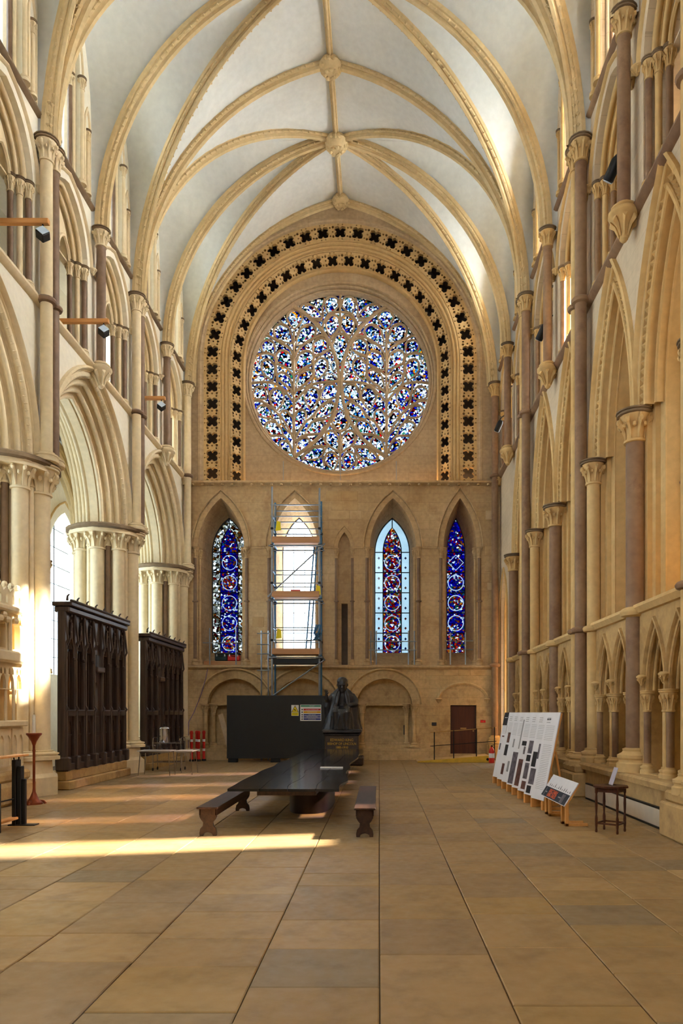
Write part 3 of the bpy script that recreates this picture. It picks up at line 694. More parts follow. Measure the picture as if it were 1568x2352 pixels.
# lancets: (face centre, face half width, glass half width, face apex, material set)
LAN = [(-5.88, .86, .67, 'blue'), (-3.13, .86, .65, 'clear'), (.52, .86, .69, 'pale'), (3.02, .62, .37, 'dark')]
NIC = (-1.29, .24)
b = MB(); holes = []
for (u, a, g, kd) in LAN: holes.append(pts(arch(u, 7.89, a, 1.85, 9, Z_A + .02)))
holes.append(pts(arch(NIC[0], 7.85, NIC[1], .62, 5, Z_A + .02)))
b.plate([(U0, Z_A), (U1, Z_A), (U1, Z_B), (U0, Z_B)], holes, MF, 0, .25)
gh = []
def gpath(u, g, n=9): return arch(u, 8.05, g, 1.35, n, 4.08)
for (u, a, g, kd) in LAN: gh.append(pts(gpath(u, g)))
b.plate([(U0, Z_A), (U1, Z_A), (U1, Z_B), (U0, Z_B)], gh, MF, 1.42, 1.7)
b.plate([(NIC[0] - .4, Z_A), (NIC[0] + .4, Z_A), (NIC[0] + .4, 8.8), (NIC[0] - .4, 8.8)], [[(NIC[0] - .12, Z_A + .04), (NIC[0] + .12, Z_A + .04), (NIC[0] + .12, 5.85), (NIC[0] - .12, 5.85)]], MF, .2, .4)
b.build('wall_plane', M['far'], wf, False)
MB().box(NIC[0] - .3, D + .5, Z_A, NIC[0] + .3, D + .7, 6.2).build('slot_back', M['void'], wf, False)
# lower stage with blind arches
BL = [(-5.35, 1.33), (-2.85, 1.33), (.2, 1.33)]
b = MB(); lh = [pts(arch(u, 2.07, a - .3, .95, 8, .55)) for (u, a) in BL]
door_r = [(2.66, 0.22), (3.63, .22), (3.63, 2.03), (2.66, 2.03)]
b.plate([(U0, 0), (U1, 0), (U1, Z_A), (U0, Z_A)], lh + [door_r], MF, 0, .3)
b.plate([(U0, 0), (U1, 0), (U1, Z_A), (U0, Z_A)], [], MF, .5, .65)
b.plate([(U0, 0), (2.1, 0), (2.1, .42), (U0, .42)], [], MF, -.22, 0)
b.build('lower_wall_plane', M['low'], wf, False)
for (u, a) in BL:
    ao = MB().sweep(arch(u, 2.07, a - .3, .95, 10), orders(.3, 0, [(.11, .13, .045), (.1, .14, .045), (.09, .16, .04)], .11), MF).build('blind_arch', M['low'], wf)
    MB().box(u - a + .3, D + .1, 2.02, u + a - .3, D + .45, 2.1).build('transom', M['low'], ao, False)
    for sg in (-1, 1):
        for (dx, dd) in ((.08, -.02), (-.2, .1)): column(ao, u + sg * (a - .3 + dx), D + dd, .46, 2.07, .075, 'low', .34, .2, 'low', 'low')
MB().sweep(arch(3.12, 2.2, .86, .6, 8), [(0, 0), (.0, -.06), (.05, -.1), (.11, -.06), (.11, 0)], MF).build('door_hood', M['low'], wf)
for sg in (-1, 1): put('head_stop', unit_mesh('corbel', 'low'), wf, (3.12 + sg * .9, D - .05, 2.25), (.07, .07, .1))
for z, r, m_ in ((Z_A, .09, 'far'), (Z_B, .1, 'far')):
    MB().sweep([(U0, z, 0, 1), (U1, z, 0, 1)], [(-r, 0), (-r * .8, -r * .6), (-r * .1, -r * 1.5), (r * .5, -r * 1.4), (r, -r * .3), (r, 0)], MF, True).build('string_course', M[m_], wf)
for i in range(31): put('string_knob', unit_mesh('ring', 'far'), wf, (-6.9 + i * .365, D - .13, Z_B - .12), (.035, .035, .07))
for i, x in enumerate((XL + .12, XR - .1)): put('head_stop', unit_mesh('capital', 'cream' if i == 0 else 'ochre'), wf, (x, D - .2, Z_B - .15), (.1, .1, .3))
# lancet mouldings, reveals, shafts
caps_u = []
for (u, a, g, kd) in LAN:
    ao = MB().sweep(arch(u, 7.89, a, 1.85, 10), orders(.2, 0, [(.1, .08, .035), (.1, .1, .035)], .06), MF).build('lancet_arch', M['far'], wf)
    A_, B_ = arch(u, 7.89, a, 1.85, 10, Z_A + .02), gpath(u, g, 10); r_ = MB(); r_.quadgrid([[Vector(MF(p[0], p[1], .12)) for p in A_], [Vector(MF(p[0], p[1], 1.44)) for p in B_]])
    r_.quadgrid([[Vector(MF(u - a, Z_A + .02, .12)), Vector(MF(u + a, Z_A + .02, .12))], [Vector(MF(u - g, 4.1, 1.44)), Vector(MF(u + g, 4.1, 1.44))]])
    r_.build('reveal', M['far'], ao)
    for sg in (-1, 1):
        column(ao, u + sg * (a + .1), D + .03, Z_A + .08, 7.92, .07, 'marble', .42, .24, 'far', 'far', rings=(5.9,))
        column(ao, u + sg * (a - .04), D + .16, Z_A + .08, 7.92, .06, 'far', .42, .24, 'far', 'far')
na = MB().sweep(arch(NIC[0], 7.85, NIC[1], .62, 6), orders(.14, 0, [(.06, .06, .025), (.06, .1, .025)], .04), MF).build('niche_arch', M['far'], wf)
for sg in (-1, 1): column(na, NIC[0] + sg * .3, D + .02, Z_A + .08, 7.88, .055, 'marble', .38, .22, 'far', 'far', rings=(5.9,))
for (ua, ub) in ((-4.75, -4.25), (-2.0, -1.68), (-.9, -.6), (1.62, 2.15)):
    MB().sweep([(ua, 7.9, 0, 1), (ub, 7.9, 0, 1)], [(-.05, 0), (-.04, -.04), (.02, -.07), (.05, 0)], MF, True).build('string_course', M['far'], wf)
# separate ashlar blocks that stand a little proud of the wall face
ko = [(u - a - .25, u + a + .25, Z_A, 9.95) for (u, a, g, kd) in LAN] + [(NIC[0] - .42, NIC[0] + .42, Z_A, 8.75)]
ko2 = [(u - a - .1, u + a + .1, .4, 3.35) for (u, a) in BL] + [(2.15, 4.1, 0, 3.0), (U0, 2.1, 0, .45)]
def courses(z0, z1, kos, mat, rr, cap):
    z = z0 + .1; n = 0
    while z < z1 - .3:
        h = rr.choice([.3, .34, .38]); u = XL + .3 - rr.random() * .4
        while u < XR - .1:
            w = rr.choice([.45, .55, .65, .8]); a0, a1 = max(u, XL + .25), min(u + w, XR - .2)
            if a1 - a0 > .15 and not any(a0 < k[1] and a1 > k[0] and z < k[3] and z + h > k[2] for k in kos):
                b = MB(); e = .012; W2, H2 = (a1 - a0) / 2 - .006, h / 2 - .006; dp = -rr.uniform(.006, .016)
                b.add([(sx * W2, 0, sz * H2) for sx in (-1, 1) for sz in (-1, 1)] + [(sx * (W2 - e), dp, sz * (H2 - e)) for sx in (-1, 1) for sz in (-1, 1)], [(4, 5, 7, 6), (0, 1, 5, 4), (2, 6, 7, 3), (0, 4, 6, 2), (1, 3, 7, 5)])
                b.build('ashlar_block', mat, wf, False, loc=((a0 + a1) / 2, D, z + h / 2)); n += 1
            u += w
        z += h
    return n
def block_mat(name, cols, dark):
    t = NT(name); g = t.node('ShaderNodeNewGeometry'); oi = t.node('ShaderNodeObjectInfo')
    r = t.ramp([(i / (len(cols) - 1), c) for i, c in enumerate(cols)]); t.link(oi.outputs['Random'], r.inputs[0])
    n = t.node('ShaderNodeTexNoise', i_Scale=3.0, i_Detail=7.0, i_Roughness=.65); t.link(g.outputs['Position'], n.inputs['Vector'])
    r2 = t.ramp([(.35, (.75, .72, .68, 1)), (.55, (1, 1, 1, 1))]); t.link(n.outputs[0], r2.inputs[0]); c = t.mix(.7, r.outputs[0], r2.outputs[0], 'MULTIPLY')
    n3 = t.node('ShaderNodeTexNoise', i_Scale=1.1, i_Detail=6.0); t.link(g.outputs['Position'], n3.inputs['Vector']); r3 = t.ramp([(.54, (0, 0, 0, 1)), (.7, (.6, .6, .6, 1))]); t.link(n3.outputs[0], r3.inputs[0]); c = t.mix(r3.outputs[0], c, dark)
    t.link(c, t.p.inputs['Base Color']); t.p.inputs['Roughness'].default_value = .88; t.p.inputs['Specular IOR Level'].default_value = .25
    return t.m
bm1 = block_mat('ashlar', [srgb(196, 164, 116), srgb(208, 178, 132), srgb(200, 170, 124), srgb(212, 184, 142)], srgb(176, 140, 96))
bm2 = block_mat('lower_ashlar', [srgb(206, 172, 118), srgb(218, 186, 134), srgb(198, 162, 110)], srgb(158, 124, 82))
rr = random.Random(11)
nb = courses(Z_A, Z_B, ko, bm1, rr, 240); nb2 = courses(0, Z_A, ko2, bm2, rr, 60)
# upper stage: great arch, two bands of pierced tracery, round window
b = MB(); R1, R2, R3, R4 = 5.08, 4.46, 4.12, 3.74
b.plate([(U0, Z_B), (U1, Z_B), (U1, 21.4), (U0, 21.4)], [pts(big(R1))], MF, 0, .3)
b.build('upper_wall_plane', M['far_up'], wf, False)
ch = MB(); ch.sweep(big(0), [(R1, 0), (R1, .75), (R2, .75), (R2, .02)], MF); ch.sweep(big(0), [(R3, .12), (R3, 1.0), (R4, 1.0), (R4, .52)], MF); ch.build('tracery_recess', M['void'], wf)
MB().sweep(big(0), [(R1 + .22, 0), (R1 + .2, -.05), (R1 + .12, -.06), (R1 + .08, -.01), (R1, 0)], MF).build('outer_hood', M['far_up'], wf)
MB().sweep(big(0), orders(R2 + .02, 0.0, [(.13, .05, .045), (.12, .06, .045), (.1, .03, .035)]) + [(R3, .14)], MF).build('great_arch_mould', M['trac'], wf)
MB().sweep(big(0), [(R4 + .02, .5), (R4 + .02, .46), (R4 - .06, .44), (R4 - .1, .5), (R4 - .1, .62)], MF).build('inner_mould', M['trac'], wf)
def cell_map(s0, R_o, R_i, d_o, d_i, cl, th, kind):
    """strip cell of pierced stone: s along the arch, t across"""
    Rm = (R_o + R_i) / 2; leg = RC[1] - Z_B - .06; arc = PI * Rm
    def f(s, t, dd):
        R = R_o + (R_i - R_o) * t; d = d_o + (d_i - d_o) * t + dd
        if s <= leg: u, z = RC[0] - R, Z_B + .06 + s
        elif s <= leg + arc: th_ = PI - (s - leg) / Rm; u, z = RC[0] + R * math.cos(th_), RC[1] + R * math.sin(th_)
        else: u, z = RC[0] + R, RC[1] - (s - leg - arc)
        return MF(u, z, d)
    return f
def band(R_o, R_i, d_o, d_i, ncell_leg, ncell_arc, par):
    Rm = (R_o + R_i) / 2; leg = RC[1] - Z_B - .06; arc = PI * Rm; W = math.hypot(R_o - R_i, d_o - d_i); s = 0
    cells = [leg / ncell_leg] * ncell_leg + [arc / ncell_arc] * ncell_arc + [leg / ncell_leg] * ncell_leg
    for cl in cells:
        f = cell_map(0, R_o, R_i, d_o, d_i, cl, 0, 0)
        Mx = lambda u, z, d, s=s: f(s + u, z / W, d)
        n = 6; outer = [(cl * i / n, 0) for i in range(n)] + [(cl, W * i / 2) for i in range(2)] + [(cl - cl * i / n, W) for i in range(n)] + [(0, W - W * i / 2) for i in range(2)]
        c = (cl / 2, W / 2); rq = min(.24, W * .42); hs = [quatre(c, rq, 4, PI / 4)]
        e = .055 * W / .6
        for t in (.22, .78): hs.append(circ((.06, W * t), .052, 6)); hs.append(circ((cl - .05, W * (t if W < .5 else .5 + (t - .5) * .9)), .038, 6))
        if W > .5:
            hs.append(circ((.045, W * .5), .036, 6))
            for t in (.065, .935):
                for q in (.38, .62): hs.append(circ((cl * q, W * t), .03, 5))
        b = MB(); b.plate(outer, hs, Mx, 0, .14); b.build('tracery_panel', M['trac'], par, False)
        s += cl
tb = empty('pierced_bands'); tb.parent = wf
band(R1, R2, -.01, -.01, 7, 23, tb)
band(R3, R4, .13, .5, 7, 20, tb)
# field and round window
RW = (-1.50, 14.5, 3.46)
fld = MB(); outer = [(RC[0] - R4, Z_B + .06)] + [(p[0], p[1]) for p in big(R4)[1:-1]] + [(RC[0] + R4, Z_B + .06)]
fld.plate(outer, [circ(RW[:2], 3.6, 72)], MF, .62, .9); fld.build('round_window_wall', M['far_up'], wf, False)
ring = [(RW[0], RW[1], math.cos(2 * PI * i / 96), math.sin(2 * PI * i / 96)) for i in range(96)]
MB().sweep(ring, [(3.72, .62), (3.70, .57), (3.64, .56), (3.62, .63), (3.6, .66)] + roll((3.56, .7), .04, -30, -200, 5) + [(3.52, .78)] + roll((3.49, .85), .04, -30, -200, 5) + [(3.46, .92), (3.42, .98), (3.42, 1.25)], MF, loop=True).build('round_window_mould', M['far_up'], wf)
# ---------------------------------------------------------------- round window: bars, cusped lights, panes
w_rose = empty('window_5'); tag(w_rose, 'great round stained glass window with leaf-like stone tracery', 'window', kind='structure')
GD = 1.12
def rw(p): return (RW[0] + (p[0] - 787) / 737 * RW[2], RW[1] + (845 - p[1]) / 737 * RW[2])
def mir(p): return (1574 - p[0], p[1])
def smooth_line(P, n=5):
    o = []; P = [Vector((p[0], p[1])) for p in P]
    for i in range(len(P) - 1):
        p0, p1, p2, p3 = P[max(i - 1, 0)], P[i], P[i + 1], P[min(i + 2, len(P) - 1)]
        for j in range(n):
            t = j / n; o.append(.5 * (2 * p1 + (p2 - p0) * t + (2 * p0 - 5 * p1 + 4 * p2 - p3) * t * t + (3 * p1 - p0 - 3 * p2 + p3) * t ** 3))
    return o + [P[-1]]
main_arc = [(385, 205), (500, 275), (600, 370), (690, 490), (748, 630), (775, 780), (772, 930), (735, 1090), (655, 1240), (550, 1350), (410, 1455)]
br = [(main_arc, .075), ([(407, 420), (407, 1460)], .055), ([(45, 850), (160, 838), (262, 856), (345, 930), (400, 1000)], .05), ([(772, 832), (660, 838), (555, 860), (470, 935), (415, 1000)], .05),
      ([(407, 1320), (345, 1190), (268, 1090), (150, 1000), (60, 990)], .05), ([(407, 1320), (490, 1180), (560, 1120), (625, 1040), (735, 965)], .05),
      ([(407, 970), (380, 900), (270, 800), (252, 640), (190, 600), (110, 610)], .05), ([(407, 930), (450, 890), (560, 790), (570, 640), (640, 600), (700, 560)], .05),
      ([(407, 650), (370, 560), (270, 500), (190, 455), (140, 470)], .05), ([(407, 650), (450, 560), (540, 490), (620, 455), (672, 462)], .05),
      ([(407, 1450), (330, 1290), (160, 1290)], .045), ([(407, 1330), (510, 1270), (650, 1270)], .045),
      ([(400, 780), (330, 710), (265, 690)], .04), ([(415, 780), (490, 720), (560, 690)], .04), ([(620, 850), (620, 930), (590, 1010)], .04), ([(190, 850), (200, 940), (255, 1000)], .04),
      ([(787, 260), (700, 275), (650, 350), (640, 440)], .045), ([(787, 410), (760, 420), (700, 500)], .045), ([(640, 330), (560, 320), (470, 250)], .045), ([(650, 300), (640, 230), (660, 150)], .04),
      ([(787, 1250), (720, 1210), (705, 1160), (740, 1080)], .045), ([(787, 1420), (690, 1360), (645, 1290)], .045), ([(680, 1370), (640, 1440), (660, 1530)], .04), ([(690, 1370), (560, 1370), (470, 1460)], .045), ([(180, 1130), (250, 1150), (270, 1200)], .04), ([(625, 1150), (690, 1140), (730, 1110)], .04)]
def bar(P, r):
    b = MB(); L = [MF(*rw(p), GD - .08) for p in smooth_line(P)]; b.tube(L, r, 6); return b.build('tracery_bar', M['far_up'], w_rose)
for P, r in br:
    bar(P, r); bar([mir(p) for p in P], r)
bar([(787, 110), (787, 430)], .05); bar([(787, 1240), (787, 1580)], .05)
# lights: (tip, head, width)
cells = [((410, 415), (412, 228), 150), ((398, 520), (250, 365), 150), ((420, 545), (575, 365), 150), ((250, 625), (150, 485), 140), ((396, 735), (272, 575), 135), ((420, 740), (550, 590), 135), ((575, 640), (660, 470), 140),
         ((235, 845), (165, 630), 135), ((396, 940), (275, 745), 130), ((420, 915), (555, 730), 130), ((590, 835), (650, 620), 140), ((62, 835), (170, 790), 62), ((765, 820), (660, 785), 62), ((190, 985), (70, 880), 140),
         ((262, 1085), (265, 875), 135), ((545, 1070), (560, 875), 130), ((625, 975), (755, 870), 130), ((250, 1140), (90, 1030), 130), ((398, 1290), (310, 1050), 118), ((420, 1285), (480, 1040), 118), ((570, 1140), (735, 1010), 100),
         ((325, 1280), (170, 1175), 120), ((495, 1275), (650, 1165), 110), ((398, 1440), (285, 1305), 105), ((420, 1435), (520, 1295), 100), ((705, 465), (740, 280), 118), ((650, 310), (455, 205), 110), ((690, 275), (735, 130), 118),
         ((765, 1410), (690, 1235), 108), ((470, 1470), (660, 1390), 95), ((735, 1565), (700, 1410), 110), ((320, 350), (265, 320), 40), ((200, 470), (185, 415), 40), ((610, 440), (600, 340), 46), ((110, 690), (112, 590), 44), ((80, 760), (75, 690), 36), ((735, 760), (735, 660), 46), ((700, 640), (705, 580), 40)]
cells = cells + [(mir(a), mir(c), w) for (a, c, w) in cells] + [((787, 690), (787, 430), 130), ((787, 1050), (787, 1235), 130)]
def tear(a, c, w, k=1.0, lob=0, n=26):
    a, c = Vector(a), Vector(c); m_ = (a + c) / 2; ax = c - a; L = ax.length; ax /= L; pr = Vector((-ax.y, ax.x)); o = []
    side = []
    for i in range(n // 2 + 1):
        s_ = i / (n // 2); s_ = .5 - .5 * math.cos(PI * s_)
        h = math.sin(PI / 2 * min(1, s_ / .62)) if s_ < .62 else math.sqrt(max(0, 1 - ((s_ - .62) / .38) ** 2))
        if lob: h *= 1 - .22 * abs(math.cos(PI * 2.5 * s_)) ** 3
        side.append((s_, h))
    for s_, h in side: o.append(m_ + ((a + ax * (L * s_) - m_) + pr * (h * w / 2)) * k)
    for s_, h in side[-2:0:-1]: o.append(m_ + ((a + ax * (L * s_) - m_) - pr * (h * w / 2)) * k)
    return o
def inside(p, poly):
    r = False; j = len(poly) - 1
    for i in range(len(poly)):
        if (poly[i].y > p.y) != (poly[j].y > p.y) and p.x < (poly[j].x - poly[i].x) * (p.y - poly[i].y) / (poly[j].y - poly[i].y) + poly[i].x: r = not r
        j = i
    return r
ks = [1.0] * len(cells); cen = Vector((787, 845))
for it in range(14):
    polys = [tear(a, c, w, k) for (a, c, w), k in zip(cells, ks)]; ch_ = False
    for i in range(len(cells)):
        if any((p - cen).length > 728 for p in polys[i]): ks[i] *= .95; ch_ = True
        for j in range(len(cells)):
            if i != j and (Vector(cells[i][0]) - Vector(cells[j][0])).length < 400 and any(inside(p, polys[j]) for p in polys[i]): ks[i] *= .96; ks[j] *= .96; ch_ = True
    if not ch_: break
outs = []
for (a, c, w), k in zip(cells, ks):
    o1 = [rw(p) for p in tear(a, c, w, k)]; o2 = [rw(p) for p in tear(a, c, w, k * .9, 1)]; outs.append(o1)
    b = MB(); b.tube([MF(p[0], p[1], GD - .06) for p in o1 + [o1[0], o1[1]]], .034 if w > 70 else .022, 5, False); b.build('light_frame', M['far_up'], w_rose)
    if w > 70: MB().plate(o1, [o2], MF, GD - .05, GD - .01).build('cusping', M['far_up'], w_rose, False)
    MB().plate(o1, [], MF, GD, GD + .008).build('glass_pane', M['g_rose'], w_rose, False)
MB().plate(circ(RW[:2], RW[2] - .02, 80), outs, MF, GD, GD + .008).build('spandrel_glass', M['g_rose'], w_rose, False)

# ---------------------------------------------------------------- lancet glazing of the end wall
M['g_white'] = clear_glass('white_glass', (.2, .23, .26, 1), .02)
M['g_sky'] = clear_glass('greenish_white_glass', (.2, .24, .255, 1), .02)
M['g_red'] = clear_glass('ruby_glass', (.06, .004, .005, 1), .02); M['g_bl'] = clear_glass('sapphire_glass', (.003, .006, .05, 1), .02)
ZG0, ZG1, GDL = 4.08, 8.05, 1.52
labs = {'blue': 'lancet with blue medallions between pale lattice borders, above a tool ledge', 'clear': 'clear lancet window behind the scaffold tower', 'pale': 'bright lancet with white borders and painted scenes', 'dark': 'narrow deep blue medallion lancet above the brown door'}
for wi, (u, a, g, kd) in enumerate(LAN):
    w = empty('window_%d' % (wi + 1)); tag(w, labs[kd], 'window', kind='structure')
    path = arch(u, ZG1, g, 1.35, 9, ZG0); P = lambda poly, m_, nm='glass_pane', d=GDL, holes=(): MB().plate(poly, list(holes), MF, d, d + .008).build(nm, M[m_], w, False)
    nr = 5; rh = (ZG1 - ZG0) / nr
    if kd in ('blue', 'pale'):
        cw = g * .52
        top = pts(arch(u, ZG1, g, 1.35, 9)); inn = pts(arch(u, ZG1, cw, .98, 7))
        # head: outer border left and right, inner panel
        n_ = len(top) // 2; ni = len(inn) // 2
        P(top[:n_ + 1] + inn[ni::-1], 'g_gris' if kd == 'blue' else 'g_sky'); P(top[n_:] + inn[:ni - 1:-1], 'g_gris' if kd == 'blue' else 'g_sky'); P(inn, 'g_blue' if kd == 'blue' else 'g_mix')
        for i in range(nr):
            z0, z1 = ZG0 + i * rh, ZG0 + (i + 1) * rh; zc = (z0 + z1) / 2
            for sg in (-1, 1):
                ua, ub = sorted((u + sg * cw, u + sg * g)); uc = (ua + ub) / 2; hs = []
                if kd == 'pale':
                    for q, zz in enumerate((z0 + rh * .25, z0 + rh * .72)):
                        di = [(uc - .05, zz), (uc, zz - .06), (uc + .05, zz), (uc, zz + .06)]; hs.append(di); P(di, 'g_red' if (i + q // 2) % 2 else 'g_bl', 'diamond_quarry')
                P([(ua, z0), (ub, z0), (ub, z1), (ua, z1)], 'g_gris' if kd == 'blue' else 'g_sky', holes=hs)
            sq = [(u - cw, z0), (u + cw, z0), (u + cw, z1), (u - cw, z1)]; r = min(cw, rh / 2) * .86
            c1, c2 = circ((u, zc), r, 20), circ((u, zc), r * .91, 20)
            P(sq, 'g_blue' if kd == 'blue' else 'g_mix', holes=[c1]); P(c1, 'g_white', 'medallion_ring', holes=[c2]); P(c2, 'g_blue' if kd == 'blue' and i not in (0, 3) else 'g_mix', 'medallion')
        bars = [[(u - cw, ZG0), (u - cw, ZG1)], [(u + cw, ZG0), (u + cw, ZG1)], inn, [(u, ZG1 + .98), (u, ZG1 + 1.35)]]
    elif kd == 'dark':
        P(pts(arch(u, ZG1, g, 1.35, 8)), 'g_blue')
        for i in range(nr):
            z0, z1 = ZG0 + i * rh, ZG0 + (i + 1) * rh; zc = (z0 + z1) / 2; sq = [(u - g, z0), (u + g, z0), (u + g, z1), (u - g, z1)]
            if i == 0: P(sq, 'g_mix'); continue
            r = g * .86; n_ = 20 if i < 4 else 4; c1, c2 = circ((u, zc), r, n_), circ((u, zc), r * .89, n_)
            P(sq, 'g_blue', holes=[c1]); P(c1, 'g_white', 'medallion_ring', holes=[c2]); P(c2, 'g_blue' if i != 2 else 'g_mix', 'medallion')
        bars = []
    else:
        P(pts(arch(u, ZG1, g, 1.35, 8)), 'g_clear')
        for i in range(nr):
            for j in range(3): P([(u - g + 2 * g * j / 3, ZG0 + i * rh), (u - g + 2 * g * (j + 1) / 3, ZG0 + i * rh), (u - g + 2 * g * (j + 1) / 3, ZG0 + (i + 1) * rh), (u - g + 2 * g * j / 3, ZG0 + (i + 1) * rh)], 'g_clear')
        bars = [[(u - g / 3, ZG0), (u - g / 3, ZG1 + .7)], [(u + g / 3, ZG0), (u + g / 3, ZG1 + .7)]]
    for i in range(nr + 1): bars.append([(u - g, ZG0 + i * rh), (u + g, ZG0 + i * rh)])
    for L in bars: MB().tube([MF(p[0], p[1], GDL - .03) for p in L], .02 if kd != 'clear' else .013, 4).build('glazing_bar', M['lead'], w, False)
    MB().sweep(path, [(.03, GDL - .08), (-.03, GDL - .08), (-.03, GDL + .04), (.03, GDL + .04)], MF, True).build('iron_frame', M['lead'], w)
# ================================================================ closed box added behind the viewer to keep the near floor dim
b = MB()
MBK = lambda u, z, d: (u, -14 - d, z)
b.plate([(XL - 1.7, 0), (XR + 1.7, 0), (XR + 1.7, 21.5), (XL - 1.7, 21.5)], [circ((-1.4, 15.2), 3.2, 40)], MBK, 0, .4)  # round opening added to let in some fill light from behind
for sx, x in ((-1, XL - 1.7), (1, XR + 1.4)):
    Ms = lambda u, z, d, x=x: (x + d, u, z); b.plate([(-14, 0), (4.06, 0), (4.06, 21.5), (-14, 21.5)], [], Ms, 0, .3)
b.box(XL - 1.4, 3.76, 0, XL, 4.06, 21.5); b.box(XR, 3.76, 0, XR + 1.4, 4.06, 21.5)
wb = b.build('wall_back_added', M['far'], smooth=False); tag(wb, 'plain stone walls added behind the viewer to block light', 'wall', kind='structure')
cb = MB().box(XL - 1.7, -14.3, 21.3, XR + 1.7, 4.06, 21.6).build('ceiling_back_added', M['vault'], smooth=False); tag(cb, 'plain ceiling added behind the viewer to block light', 'ceiling', kind='structure')
fb = MB().box(XL - 1.7, -14.3, -.3, XR + 1.7, -2, -.002).build('floor_back_added', M['low'], smooth=False); tag(fb, 'plain floor added under the closed box behind the viewer', 'floor', kind='structure')
ra = MB().box(-11.6, 4.06, 10.3, XL - 1.4, 28, 10.45); ra.box(-11.6, 3.8, 0, XL - 1.4, 4.06, 10.4); ra.box(XR + .3, 4.06, 20.75, XR + 1.8, 28, 20.9); ra.box(XL - 1.8, 4.06, 20.75, XL - .3, 28, 20.9); ra = ra.build('roof_slab', M['void'], smooth=False); tag(ra, 'roof slabs over the chapels and passages', 'roof', kind='structure')

